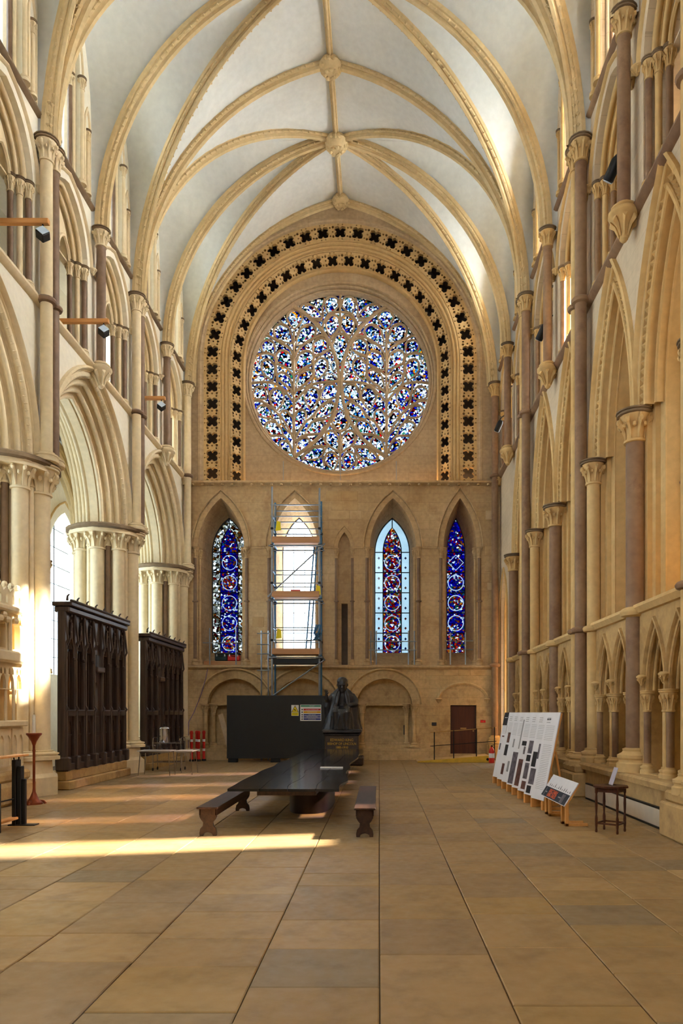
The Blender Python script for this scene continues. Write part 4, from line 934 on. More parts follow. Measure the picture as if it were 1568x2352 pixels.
# ================================================================ SCREENS
M['oak'] = wood('dark_carved_oak', srgb(54, 42, 36), srgb(84, 68, 58), .36, 2)
M['oak2'] = wood('dark_oak_panel', srgb(56, 40, 30), srgb(82, 60, 46), .38, 2)
def dark_screen(name, label, y0, y1, zt, nb, door):
    x = XL + .02; z0 = .42; s = thing(name, label, 'screen', (x, (y0 + y1) / 2, 0), group='carved oak chapel screens'); L = y1 - y0; w = L / nb
    B = lambda nm, m_='oak', par=None: (lambda b: b.build(nm, M[m_], par or s, False))
    st = MB(); st.bbox(-.42, -L / 2 - .1, 0, .25, L / 2 + .1, .2, .02); st.bbox(-.3, -L / 2 - .05, .2, .16, L / 2 + .05, z0, .02); st.build('stone_step', M['dado'], s, False)
    c = MB(); c.bbox(-.16, -L / 2, zt - .28, .2, L / 2, zt - .14, .03); c.bbox(-.2, -L / 2 - .02, zt - .14, .26, L / 2 + .02, zt - .04, .02); c.tube([(.24, -L / 2, zt - .02), (.24, L / 2, zt - .02)], .035, 6); B('cornice')(c)
    sill = MB(); sill.bbox(-.1, -L / 2, z0, .14, L / 2, z0 + .16, .02); B('sill')(sill)
    for i in range(nb + 1):
        y = -L / 2 + i * w; p = MB(); p.bbox(-.06, y - .045, z0, .12, y + .045, zt - .26, .015); p.bbox(-.1, y - .09, z0, .22, y + .09, z0 + .32, .03); p.tube([(.13, y, z0 + .3), (.13, y, z0 + 1.35), (.17, y, z0 + 1.42), (.12, y, z0 + 1.5), (.12, y, zt - 1.0), (.17, y, zt - .9), (.1, y, zt - .3)], .028, 5); B('post')(p)
        if i % 1 == 0: f = MB(); f.tube([(.15, y, zt - .02), (.15, y + .01, zt + .08), (.18, y + .04, zt + .13), (.2, y + .01, zt + .12)], [.03, .022, .016, .01], 5); B('finial')(f)
    for i in range(nb):
        a, c_ = -L / 2 + i * w + .045, -L / 2 + (i + 1) * w - .045; m_ = (a + c_) / 2; hw = (c_ - a) / 2
        if i == door: continue
        pn = MB(); pn.bbox(-.02, a, z0 + .14, .03, c_, z0 + 1.25, .01); po = B('lower_panel', 'oak2')(pn)
        tr = MB(); Mx = lambda u, z, d: (.05 - d, u, z)
        tr.plate([(a, z0 + .8), (c_, z0 + .8), (c_, z0 + 1.25), (a, z0 + 1.25)], [pts(arch(m_ - hw * .48, z0 + .92, hw * .38, .22, 4, z0 + .83)), pts(arch(m_ + hw * .48, z0 + .92, hw * .38, .22, 4, z0 + .83))], Mx, 0, .04); B('panel_tracery', 'oak', po)(tr)
        rl = MB(); rl.bbox(-.05, a, z0 + 1.25, .15, c_, z0 + 1.4, .02); B('mid_rail')(rl)
        for q in range(1, 4):
            mu = MB(); y = a + (c_ - a) * q / 4; mu.box(-.02, y - .012, z0 + 1.4, .04, y + .012, zt - 1.15); B('mullion')(mu)
        hd = MB(); zt1 = zt - .28
        hd.plate([(a, zt - 1.25), (a, zt1), (c_, zt1), (c_, zt - 1.25)] if False else [(a, zt - 1.1), (a, zt1), (c_, zt1), (c_, zt - 1.1)] , [quatre((m_, zt - .95), min(.12, hw * .55), 3), pts(arch(m_ - hw * .5, zt - .62, hw * .3, .24, 3, zt - .78)), pts(arch(m_ + hw * .5, zt - .62, hw * .3, .24, 3, zt - .78))], Mx, 0, .06); ho = B('tracery_head')(hd)
        og = MB(); og.tube([(.07, a, zt - 1.3), (.1, a + hw * .25, zt - 1.05), (.12, m_ - hw * .2, zt - .85), (.13, m_, zt - .5)], .025, 5); og.tube([(.07, c_, zt - 1.3), (.1, c_ - hw * .25, zt - 1.05), (.12, m_ + hw * .2, zt - .85), (.13, m_, zt - .5)], .025, 5)
        for q in range(5): og.ball((.13, m_ + random.uniform(-.04, .04), zt - .85 + q * .13), .04, 5, 3)
        og.ball((.1, a, zt - 1.32), .05, 5, 3); og.ball((.1, c_, zt - 1.32), .05, 5, 3); B('crocketed_canopy', 'oak', ho)(og)
        bk = MB(); bk.box(-.07, a, z0 + 1.4, -.05, c_, zt - .3); B('backing_board', 'oak2')(bk)
    a, c_ = -L / 2 + door * w + .05, -L / 2 + (door + 1) * w - .05; m_ = (a + c_) / 2
    Mx = lambda u, z, d: (.06 - d, u, z); zd = z0 + 2.35
    d_ = MB(); d_.plate([(a, z0 + .1), (c_, z0 + .1), (c_, zd), (a, zd)], [pts(arch(m_, z0 + 1.9, .1, .22, 4, z0 + 1.35))], Mx, 0, .06); do = B('door', 'oak2')(d_)
    h = MB(); h.bbox(-.06, a - .02, zd, .2, c_ + .02, zd + .14, .02); B('door_lintel')(h)
    t_ = MB(); t_.bbox(0.06, a + .05, z0 + .25, .08, c_ - .05, z0 + .75, .01); t_.bbox(.06, a + .05, z0 + .85, .08, c_ - .05, z0 + 1.25, .01); B('door_panel', 'oak', do)(t_)
    hd = MB(); hd.plate([(a, zt - 1.1), (a, zt - .28), (c_, zt - .28), (c_, zt - 1.1)], [quatre((m_, zt - .8), .13, 3)], Mx, 0, .06); B('tracery_head')(hd)
    for q in (1, 3):
        mu = MB(); y = a + (c_ - a) * q / 4; mu.box(-.02, y - .012, zd + .1, .04, y + .012, zt - 1.1); B('mullion')(mu)
    return s
dark_screen('wooden_screen', 'tall dark carved wooden screen between the sunlit pier and the middle pier', 16.32, 20.12, 4.32, 7, 3)
dark_screen('wooden_screen', 'dark carved wooden screen in the farthest arch behind the tea trolley', 21.95, 26.0, 4.22, 7, 2)

# pale stone screen in the nearest visible bay
s = thing('stone_screen', 'pale carved stone screen with niches and blind tracery at the left edge', 'screen', (XL + .06, 12.55, 0)); L = 3.9; y0, y1 = -L / 2, L / 2
Mx = lambda u, z, d: (-d, u, z)
b = MB(); b.bbox(-.3, y0, 0, .3, y1, .42, .06); b.bbox(-.3, y0, .42, .18, y1, .62, .05); b.build('plinth', M['dado'], s, False)
b = MB(); b.box(-.2, y0, .6, -.12, y1, 2.75); b.box(-.25, y0, 2.75, -.16, y1, 3.7); b.build('back_slab', M['ochre'], s, False)
b = MB(); b.plate([(y0, .6), (y1, .6), (y1, 1.55), (y0, 1.55)], [], Mx, .0, .1); b.bbox(-.12, y0, 1.48, .12, y1, 1.6, .02); b.build('lower_panel', M['cream'], s, False)
n = 8; w = L / n
for i in range(n):
    m_ = y0 + (i + .5) * w; b = MB(); Mz = lambda u, z, d: (.03 - d, u, z)
    b.plate([(m_ - w / 2 + .03, .7), (m_ + w / 2 - .03, .7), (m_ + w / 2 - .03, 1.44), (m_ - w / 2 + .03, 1.44)], [pts(arch(m_ - w / 4, 1.18, w * .17, .14, 3, .74)), pts(arch(m_ + w / 4, 1.18, w * .17, .14, 3, .74))], Mz, 0, .03); b.build('blind_tracery_panel', M['cream'], s, False)
n = 13; w = L / n
for i in range(n):
    m_ = y0 + (i + .5) * w; b = MB()
    b.plate([(m_ - w / 2, 2.2), (m_ + w / 2, 2.2), (m_ + w / 2, 2.72), (m_ - w / 2, 2.72)], [pts(arch(m_, 2.32, w * .36, .2, 4, 2.22)), pts(arch(m_ - w * .22, 2.55, w * .12, .08, 3, 2.5)), pts(arch(m_ + w * .22, 2.55, w * .12, .08, 3, 2.5))], Mx, .0, .06); b.build('traceried_head', M['cream'], s, False)
    b = MB(); b.tube([(-.03, m_ - w / 2, 1.58), (-.03, m_ - w / 2, 2.75)], .03, 6); b.build('mullion', M['cream'], s)
b = MB(); b.bbox(-.2, y0, 2.72, .14, y1, 2.95, .04); b.build('cornice', M['cream'], s, False)
n = 7; w = L / n
for i in range(n):
    m_ = y0 + (i + .5) * w; b = MB(); b.plate([(m_ - w / 2, 2.95), (m_ + w / 2, 2.95), (m_ + w / 2, 3.72), (m_ - w / 2, 3.72)], [pts(arch(m_, 3.4, w * .34, .18, 4, 3.0))], Mx, .0, .12)
    b.tube([(.03, m_ - w / 2, 2.95), (.03, m_ - w / 2, 3.6)], .04, 6)
    for q in (-1, 0, 1): b.ball((.06, m_ + q * w * .22, 3.62 - abs(q) * .08), .07, 5, 4)
    b.build('statue_niche', M['cream'], s, False)
b = MB(); b.bbox(-.25, y0, 3.7, .12, y1, 3.82, .03); b.build('upper_cornice', M['cream'], s, False)
n = 16; w = L / n
for i in range(n):
    m_ = y0 + (i + .5) * w; b = MB(); b.plate([(m_ - w * .5, 3.82), (m_ + w * .5, 3.82), (m_ + w * .5, 4.1), (m_, 4.2), (m_ - w * .5, 4.1)], [pts(arch(m_, 4.0, w * .16, .06, 3, 3.88))], Mx, .0, .1); b.ball((-.05, m_, 4.24), .065, 6, 4); b.ball((-.05, m_ + w / 2, 4.13), .045, 5, 3); b.build('cresting', M['cream'], s, False)
# ================================================================ FURNITURE AND LOOSE THINGS
M['blackoak'] = wood('black_oak_table', srgb(12, 11, 11), srgb(32, 29, 28), .14, 1, 2.0, .6)
M['walnut'] = wood('dark_walnut', srgb(44, 27, 18), srgb(74, 48, 32), .38, 1, 3.0)
M['mahog'] = wood('mahogany', srgb(62, 30, 16), srgb(92, 48, 26), .35, 2, 3.0)
M['pine'] = wood('golden_pine', srgb(206, 140, 70), srgb(226, 164, 92), .5, 2, 2.0)
M['beam'] = wood('orange_pine_beam', srgb(214, 146, 78), srgb(232, 172, 104), .5, 0, 2.0)
M['plank'] = wood('scaffold_plank', srgb(186, 134, 90), srgb(208, 158, 112), .7, 0, 2.0)
M['doorw'] = wood('red_brown_door', srgb(72, 36, 20), srgb(96, 50, 28), .5, 2, 2.0)
M['bronze_d'] = plain('dark_bronze_drum', srgb(44, 32, 26), .45, .3)
M['bronze'] = plain('black_bronze', srgb(66, 66, 68), .34, .6, .5, .25, 5)
M['hoard'] = plain('charcoal_panel', srgb(52, 52, 52), .7, 0, .3, .04)
M['white'] = plain('white_board', srgb(226, 224, 228), .5, 0, .3, .03)
M['paper'] = plain('white_paper', srgb(240, 240, 238), .7, 0, .2, .02)
M['ink'] = plain('grey_print', srgb(150, 148, 150), .7, 0, .2, .05)
M['inkd'] = plain('dark_print', srgb(40, 36, 38), .6, 0, .2, .3, 20)
M['photo1'] = plain('brown_photo_print', srgb(96, 58, 48), .5, 0, .3, .6, 14); M['photo2'] = plain('grey_photo_print', srgb(96, 88, 96), .5, 0, .3, .6, 14)
M['orange'] = plain('orange_print', srgb(232, 108, 66), .6, 0, .2, .04); M['navy'] = plain('navy_print', srgb(40, 46, 58), .6, 0, .2, .2)
M['red'] = plain('red_plastic', srgb(214, 34, 20), .4, 0, .5, .05); M['refl'] = plain('white_reflective_band', srgb(232, 232, 232), .4)
M['rubber'] = plain('black_rubber', srgb(26, 26, 26), .7); M['black'] = plain('black_metal', srgb(20, 20, 20), .45, .2)
M['steel'] = plain('polished_steel', srgb(196, 196, 200), .22, 1.0, .5, .05); M['chrome'] = plain('chrome_tube', srgb(186, 186, 192), .2, 1.0, .5, .05)
M['galv'] = plain('galvanised_tube', srgb(146, 156, 166), .42, .7, .5, .15); M['blue'] = plain('blue_painted_tube', srgb(58, 110, 150), .5, .2, .4, .2)
M['ltop'] = plain('grey_laminate', srgb(186, 178, 168), .5); M['yellow'] = plain('yellow_paint', srgb(226, 184, 62), .55); M['syel'] = plain('sign_yellow', srgb(236, 214, 26), .5, 0, .3, .02)
M['sgreen'] = plain('sign_green', srgb(60, 140, 110), .5, 0, .3, .02); M['sorange'] = plain('sign_amber', srgb(232, 170, 30), .5, 0, .3, .02); M['sblue'] = plain('sign_blue', srgb(50, 60, 130), .5, 0, .3, .02); M['sred'] = plain('sign_red', srgb(204, 30, 40), .5, 0, .3, .02)
M['gold'] = plain('gilt_lettering', srgb(214, 170, 60), .35, .5); M['granite'] = plain('dark_brown_granite', srgb(66, 52, 42), .4, 0, .5, .3, 30)
M['wax'] = plain('ivory_wax', srgb(240, 234, 218), .5); M['copper'] = plain('copper_brown', srgb(140, 66, 36), .4, .5); M['iron'] = plain('black_iron', srgb(30, 28, 26), .5, .3)
M['heat'] = plain('cream_enamel', srgb(216, 204, 184), .5, 0, .3, .04); M['brass'] = plain('brass', srgb(190, 150, 90), .35, .7); M['purple'] = plain('purple_cable', srgb(110, 96, 150), .5)
M['sheet'] = plain('pale_plastic_sheet', srgb(196, 188, 200), .3); M['acryl'] = clear_glass('clear_acrylic', (.8, .8, .84, 1), .2); M['lens'] = plain('lamp_lens', srgb(200, 220, 236), .15, 0, .6); M['tealc'] = plain('dark_green_case', srgb(22, 52, 54), .5); M['tim'] = plain('pale_timber', srgb(204, 178, 140), .7)

def text_mesh(txt, size, mat, ext=.004, align='CENTER', sx=1.0, spacing=1.0):
    cu = bpy.data.curves.new('lettering', 'FONT'); cu.body = txt; cu.size = size; cu.extrude = ext; cu.align_x = align; cu.align_y = 'CENTER'; cu.space_line = spacing; cu.resolution_u = 3
    o = bpy.data.objects.new('lettering', cu); COL.objects.link(o); bpy.context.view_layer.update()
    me = bpy.data.meshes.new_from_object(o.evaluated_get(bpy.context.evaluated_depsgraph_get())); bpy.data.objects.remove(o); me.name = 'lettering'; me.materials.clear(); me.materials.append(mat); return me

# ---- long black oak table
TL = [(-2.29, 10.86), (-2.30, 11.4), (-2.33, 12.4), (-2.31, 13.4), (-2.33, 14.4), (-2.27, 15.5), (-2.31, 16.5), (-2.24, 17.8), (-2.26, 19.0), (-2.21, 20.4), (-2.26, 21.6), (-2.28, 22.7)]
TR = [(-.60, 10.80), (-.62, 11.5), (-.53, 12.2), (-.57, 12.9), (-.64, 14.0), (-.60, 15.0), (-.66, 16.2), (-.60, 17.4), (-.54, 18.6), (-.55, 19.8), (-.47, 21.2), (-.52, 22.7)]
t = thing('oak_table', 'very long black river-edged wooden table on drum pedestals', 'table', (-1.4, 16.8, 0))
LS = [smooth_line([p for p in TL], 4), smooth_line([p for p in TR], 4)]; nP = len(LS[0])
fr = [0, .28, .53, .78, 1.0]; bnd = []
rt = random.Random(4)
for k, f in enumerate(fr):
    ph = rt.random() * 6; bnd.append([Vector((LS[0][i].x + (LS[1][i].x - LS[0][i].x) * f + (0 if k in (0, 4) else .025 * math.sin(i * .5 + ph)), LS[0][i].y + (LS[1][i].y - LS[0][i].y) * f)) for i in range(nP)])
for k in range(4):
    b = MB(); e = .004; A = [(p.x + 1.4 + (e if k else 0), p.y - 16.8) for p in bnd[k]]; C_ = [(p.x + 1.4 - (e if k < 3 else 0), p.y - 16.8) for p in bnd[k + 1]]
    b.plate(A + C_[::-1], [], lambda u, z, d: (u, z, .6 - d), 0, .04); b.build('table_plank', M['blackoak'], t, False)
b = MB(); b.box(-.5, -5.6, .46, .42, 5.4, .558); b.build('under_frame', M['walnut'], t, False)
for yc in (-3.1, 3.2):
    b = MB(); L_ = []
    for i in range(32): q = 2 * PI * i / 32; L_.append((.15 + .39 * (1 if math.cos(q) > 0 else -1) * abs(math.cos(q)) ** .7, yc + 1.3 * (1 if math.sin(q) > 0 else -1) * abs(math.sin(q)) ** .7))
    b.plate(L_, [], lambda u, z, d: (u, z, .47 - d), 0, .47); b.build('pedestal', M['bronze_d'], t)
o = MB().bbox(-.235, -.06, 0, .235, .06, .022, .004).build('notice_strip', M['paper'], smooth=False, loc=(-.985, 14.94, .6)); tag(o, 'narrow white card lying across the black table', 'notice')

# ---- benches
def bench(label, x, y0, L):
    s = thing('wooden_bench', label, 'bench', (x, y0 + L / 2, 0), group='benches beside the long table')
    b = MB(); b.bbox(-.15, -L / 2, .385, .15, L / 2, .415, .006); b.build('seat', M['walnut'], s, False)
    b = MB(); b.box(-.125, -L / 2 + .06, .29, -.105, L / 2 - .06, .385); b.box(.105, -L / 2 + .06, .29, .125, L / 2 - .06, .385); b.build('apron', M['walnut'], s, False)
    half = [(.115, .385), (.12, .27), (.1, .23), (.068, .19), (.075, .14), (.11, .1), (.122, .04), (.118, 0), (.07, 0), (.06, .03), (.03, .045), (0, .05)]
    poly = [(-u, z) for u, z in half] + [(u, z) for u, z in half[-2::-1]]
    for yy in (-L / 2 + .06, L / 2 - .11):
        MB().plate(poly, [], lambda u, z, d: (u, yy + d, z), 0, .05).build('leg_board', M['walnut'], s, False)
bench('long wooden bench with shaped ends on the left of the black table', -2.43, 10.15, 2.75)
bench('long wooden bench with shaped ends standing right of the black table', -.2, 10.05, 3.05)

# ---- hoarding with signs
h = thing('hoarding', 'large plain charcoal site panel hiding the scaffold foot', 'panel', (-3.65, 25.3, 0))
b = MB(); b.bbox(-1.7, -.03, .14, 1.66, .0, 2.36, .005); b.build('board', M['hoard'], h, False)
b = MB(); b.box(1.66, -.03, .14, 1.74, .2, 2.34); b.build('side_return', M['hoard'], h, False)
for x in (-1.5, 0, 1.5): MB().bbox(x - .16, -.02, 0, x + .16, .2, .14, .01).build('foot_block', M['black'], h, False)
Sf = lambda x0, z0, x1, z1, m_, par, nm, y=0: MB().box(x0, y - .004, z0, x1, y, z1).build(nm, M[m_], par, False)
yS = 25.266
s = thing('warning_sign', 'yellow triangle warning sign on the charcoal panel', 'sign', (-2.95, yS, 1.64))
Sf(-.13, 0, .13, .56 * .68, 'paper', s, 'sheet'); Sf(-.12, .01, .12, .12, 'syel', s, 'caption_field', -.005)
MB().add([(-.125, -.006, .13), (.125, -.006, .13), (0, -.006, .37)], [(0, 1, 2)]).build('triangle_border', M['inkd'], s, False); MB().add([(-.1, -.009, .142), (.1, -.009, .142), (0, -.009, .335)], [(0, 1, 2)]).build('triangle', M['syel'], s, False)
b = MB(); b.add([(-.03, -.011, .22), (.0, -.011, .25), (.01, -.011, .22), (.045, -.011, .185), (.03, -.011, .17), (-.01, -.011, .2), (-.035, -.011, .195)], [(0, 1, 2, 3, 4, 5, 6)]); b.build('pictogram', M['inkd'], s, False)
me = text_mesh('DANGER', .045, M['inkd'], .002); put('lettering', me, s, (0, -.008, .065), rot=(PI / 2, 0, 0))
s = thing('safety_notice', 'striped site safety notice beside the yellow warning sign', 'sign', (-2.40, yS, 1.46))
Sf(-.37, 0, .37, .57, 'paper', s, 'sheet')
for (z0, z1, x0, m_) in ((.5, .55, -.35, 'sgreen'), (.37, .43, -.25, 'sred'), (.275, .345, -.25, 'sorange'), (.19, .245, -.25, 'sblue'), (.115, .17, -.25, 'sblue'), (.035, .095, -.25, 'sblue')): Sf(x0, z0, .35, z1, m_, s, 'colour_band', -.005)
for z, tx in ((.525, 'SITE SAFETY'), (.4, 'NO UNAUTHORISED ACCESS'), (.31, 'CONSTRUCTION SITE'), (.217, 'SAFETY HELMETS'), (.142, 'PROTECTIVE FOOTWEAR'), (.065, 'HI-VIS CLOTHING')): put('lettering', text_mesh(tx, .034, M['paper'], .002), s, (.05, -.008, z), rot=(PI / 2, 0, 0))
for z in (.4, .31, .217, .142, .065): MB().plate(circ((0, 0), .024, 10), [], lambda u, z_, d: (-.3 + u, -.006 - d, z + z_), 0, .002).build('symbol', M['inkd'], s, False)

# ---- delineator posts
labs_ = ['leftmost of the four red and white bollard posts', 'second red and white bollard post from the left', 'third red and white bollard post from the left', 'rightmost of the four red and white bollard posts']
for i in range(4):
    s = thing('bollard_post', labs_[i], 'bollard', (-6.74 + i * .128, 25.85 + (i % 2) * .24, 0), group='red posts by the far left corner')
    MB().lathe([(.085, 0), (.085, .05), (.065, .075)], n=8).build('base', M['rubber'], s, False)
    MB().lathe([(.062, .07), (.05, .15), (.05, .98), (.062, 1.0), (.062, 1.06), (.04, 1.1)], n=12).build('body', M['red'], s)
    for z in (.36, .7): MB().lathe([(.052, z), (.052, z + .09)], n=12, cap=False).build('reflective_band', M['refl'], s)

# ---- folding tables, trolley, urn
def leg_table(label, x, y, w, d, hgt):
    s = thing('utility_table', label, 'table', (x, y, 0), group='grey tables by the middle pier')
    MB().bbox(-w / 2, -d / 2, hgt - .03, w / 2, d / 2, hgt, .006).build('tabletop', M['ltop'], s, False)
    for sx in (-1, 1):
        for sy in (-1, 1): MB().tube([(sx * (w / 2 - .07), sy * (d / 2 - .07), hgt - .03), (sx * (w / 2 - .02), sy * (d / 2 - .03), .0)], .013, 6).build('leg', M['chrome'], s)
    b = MB()
    for sy in (-1, 1): b.box(-w / 2 + .05, sy * (d / 2 - .07) - .01, hgt - .07, w / 2 - .05, sy * (d / 2 - .07) + .01, hgt - .03)
    b.build('under_rail', M['chrome'], s, False)
leg_table('grey metal-legged table nearer the middle pier', -6.24, 20.2, .92, .6, .7)
leg_table('grey metal-legged table nearer the red posts', -5.5, 20.55, .52, .7, .68)
s = thing('tea_trolley', 'chrome two-shelf trolley behind the grey tables', 'trolley', (-6.35, 21.75, 0))
for z in (.25, .82): MB().bbox(-.42, -.25, z, .42, .25, z + .03, .006).build('shelf', M['chrome'], s, False)
for sx in (-1, 1):
    for sy in (-1, 1):
        MB().tube([(sx * .42, sy * .23, .1), (sx * .42, sy * .23, .9)], .014, 6).build('upright', M['chrome'], s)
        b = MB(); b.tube([(sx * .42 - .012, sy * .23, .055), (sx * .42 + .012, sy * .23, .055)], .05, 10); b.build('castor', M['rubber'], s)
    MB().tube([(sx * .42, -.23, .9), (sx * .42, -.2, .98), (sx * .42, -.14, 1.0), (sx * .42, .14, 1.0), (sx * .42, .2, .98), (sx * .42, .23, .9)], .014, 6).build('push_handle', M['chrome'], s)
s = thing('tea_urn', 'shiny steel tea urn on the trolley', 'urn', (-6.5, 21.75, .85))
MB().lathe([(.14, 0), (.15, .02), (.15, .4), (.155, .42), (.13, .46), (.05, .49)], n=20).build('body', M['steel'], s); MB().lathe([(.02, .48), (.02, .52), (.035, .53), (.035, .55)], n=10).build('lid_knob', M['black'], s); b = MB(); b.tube([(0, -.14, .08), (0, -.2, .08), (0, -.2, .05)], .014, 6); b.build('tap', M['black'], s)

# ---- candlestick and black stand at the left edge
s = thing('candlestick', 'tall copper candlestick with a white candle by the stone screen', 'candlestick', (-6.6, 13.75, 0))
MB().lathe([(.16, 0), (.16, .03), (.1, .08), (.06, .16), (.03, .24), (.024, .3), (.024, 1.0), (.03, 1.02), (.024, 1.05), (.024, 1.12), (.05, 1.2), (.11, 1.3), (.14, 1.33), (.14, 1.36), (.03, 1.36)], n=14).build('stem', M['copper'], s)
for i in range(3): q = 2 * PI * i / 3 + .5; MB().tube([(math.cos(q) * .08, math.sin(q) * .08, .06), (math.cos(q) * .17, math.sin(q) * .17, .05), (math.cos(q) * .2, math.sin(q) * .2, .0)], [.03, .026, .03], 6).build('foot', M['copper'], s)
MB().lathe([(.032, 1.36), (.03, 1.7), (.012, 1.715)], n=10).build('candle', M['wax'], s); MB().lathe([(.003, 1.715), (.003, 1.74)], n=5).build('wick', M['black'], s)
s = thing('votive_stand', 'black stepped stand with pale wooden top rail at the left edge', 'stand', (-5.62, 10.8, 0))
for sy in (-1, 1):
    for k, (dx, hh) in enumerate(((.0, 1.02), (.065, .92), (.12, .72))):
        MB().bbox(-.05 + dx, sy * .38 - .09 + .03 * k, 0, .01 + dx, sy * .38 + .09 - .03 * k, hh, .008).build('post_slat', M['iron'], s, False)
    for k in (-1, 1): MB().tube([(-.02 + k * .03, sy * .38, 1.0), (-.02 + k * .04, sy * .38, 1.05), (-.02 + k * .02, sy * .38, 1.085)], .011, 6).build('hook', M['iron'], s)
MB().bbox(-.09, -.62, 1.07, .09, .56, 1.1, .008).build('top_rail', M['beam'], s, False)
MB().bbox(-.09, -.36, .1, .04, .36, .14, .008).build('shelf', M['beam'], s, False)
b = MB(); b.tube([(-.02, -.38, .42), (-.02, .38, .42)], .012, 6); b.build('tie_bar', M['iron'], s)
MB().bbox(-.12, .3, 0, .3, .46, .02, .005).build('foot_plate', M['iron'], s, False)

# ---- display boards on the right
pics = [[], [('photo1', .2, .62, .45, .64), ('photo2', .1, .42, .25, .52), ('photo1', .55, .68, .8, .8)], [('photo1', .3, .55, .75, .7), ('inkd', .25, .36, .6, .52), ('photo1', .3, .08, .8, .24)],
        [('ink', .45, .5, .6, .62), ('ink', .3, .15, .5, .3)], [('photo2', .1, .02, .85, .45), ('ink', .5, .5, .65, .9)], [('photo1', .2, .03, .75, .38), ('photo2', .45, .45, .7, .55), ('inkd', .2, .56, .9, .62)],
        [('photo2', .25, .48, .85, .64), ('inkd', .25, .38, .6, .46), ('photo2', .25, .16, .8, .36), ('photo1', .25, .03, .85, .13)], [('photo2', .5, .44, .85, .62), ('inkd', .15, .34, .5, .52), ('photo2', .2, .13, .75, .32), ('inkd', .15, .02, .5, .11)], []]
tilt = math.atan2(.33, 1.58)
names = ['farthest white display board, with a dark corner panel', 'second white display board from the far end, small photographs', 'third white display board from the far end, narrow drawing', 'fourth white display board from the far end, pale map print', 'fifth white display board, with a tall dark brown photograph', 'sixth white display board, several photographs of work', 'seventh white display board, grey photographs', 'nearest white display board, text only']
bl = .565
for i in range(8):
    yc = 17.9 - i * .64 - .3; s = thing('display_board', names[i], 'display board', (2.88, yc, 0), math.radians(11), 'row of leaning display boards')
    Rm = Matrix.Translation((0, 0, .17)) @ Matrix.Rotation(tilt, 4, 'Y')
    W2 = bl / 2; H = 1.62
    b = MB(); b.bbox(0, -W2, 0, .018, W2, H, .003, Rm); b.build('board', M['white'], s, False)
    b = MB(); b.box(.018, -W2, -.0, .045, -W2 + .05, H - .01, Rm); b.box(.018, W2 - .05, 0, .045, W2, H - .01, Rm); b.build('back_frame', M['pine'], s, False)
    for sy in (-1, 1):
        b = MB(); y = sy * (W2 - .045); b.bbox(.045, y - .035, 0, .1, y + .035, .3, .005); b.bbox(-.01, y - .035, 0, .05, y + .035, .165, .005); b.bbox(.0, y - .025, 0, .5, y + .025, .05, .005); b.tube([(.45, y, .04), (.26, y, 1.05)], .02, 4); b.build('leg', M['pine'], s, False)
    q = -1
    for (m_, a0, z0, a1, z1) in pics[i + 1] if i < 7 else []:
        b = MB(); b.box(-.003, W2 - a1 * bl, z0 * H, 0, W2 - a0 * bl, z1 * H, Rm); b.build('printed_picture', M[m_], s, False)
    b = MB()
    for k in range(3): b.box(-.002, W2 - .4 * bl, H * (.93 - k * .025), 0, W2 - .12 * bl, H * (.936 - k * .025), Rm)
    for k in range(9): b.box(-.002, W2 - .8 * bl, H * (.84 - k * .02), 0, W2 - .15 * bl, H * (.843 - k * .02), Rm)
    if i == 7:
        for k in range(26): b.box(-.002, W2 - .85 * bl, H * (.62 - k * .02), 0, W2 - .2 * bl, H * (.623 - k * .02), Rm)
    b.build('printed_text', M['ink'], s, False)
    if i == 0: b = MB(); b.box(-.004, W2 - .5 * bl, H * .8, 0, W2, H, Rm); b.build('title_panel', M['inkd'], s, False)
    if i in (0, 7): b = MB(); b.box(-.006, W2 - .42 * bl, H * .915, -.002, W2 - .3 * bl, H * .925, Rm); b.box(-.006, W2 - .25 * bl, H * .915, -.002, W2 - .13 * bl, H * .925, Rm); b.build('emblem', M['paper' if i == 0 else 'inkd'], s, False)
s = thing('title_board', 'low tilted landscape board with orange title on dark strip', 'display board', (2.84, 11.75, 0))
Rm = Matrix.Translation((-.02, 0, .32)) @ Matrix.Rotation(math.radians(32), 4, 'Y'); W2, H = .78, .42
MB().bbox(0, -W2, 0, .016, W2, H, .003, Rm).build('board', M['white'], s, False)
MB().box(.016, -W2, 0, .04, -W2 + .03, H, Rm).build('back_frame', M['pine'], s, False)
MB().box(-.002, -W2 + .01, .01, 0, W2 - .01, .19, Rm).build('dark_strip', M['navy'], s, False)
b = MB(); b.box(-.004, .5, .085, -.002, W2 - .17, .105, Rm); b.box(-.004, -.4, .085, -.002, -.24, .105, Rm); b.box(-.004, W2 - .16, .02, -.002, W2 - .145, .18, Rm); b.build('line_graphic', M['ink'], s, False)
b = MB(); b.box(-.004, -W2 + .2, .02, -.002, -W2 + .36, .17, Rm); b.build('photo_inset', M['photo2'], s, False)
for k, (tx, z) in enumerate((('DUCTABLE', .133), ('LINE-TALES', .06))):
    me = text_mesh(tx, .098, M['orange'], .003); o = put('lettering', me, s); o.matrix_local = Rm @ Matrix.Translation((-.004, .14, z)) @ Matrix(((0, 0, -1, 0), (-1, 0, 0, 0), (0, 1, 0, 0), (0, 0, 0, 1))) @ Matrix.Diagonal((1.1, 1, 1, 1))
rs = random.Random(9); b = MB()
for k in range(12):
    y = W2 - .2 - k * .115; hh = rs.uniform(.02, .085); z = .215; b.add([Rm @ Vector(p) for p in ((-.002, y - .02, z), (-.002, y + .02, z), (-.002, y + .006, z + hh), (-.002, y - .006, z + hh * .8))], [(0, 1, 2, 3)])
b.build('skyline_drawing', M['inkd'], s, False)
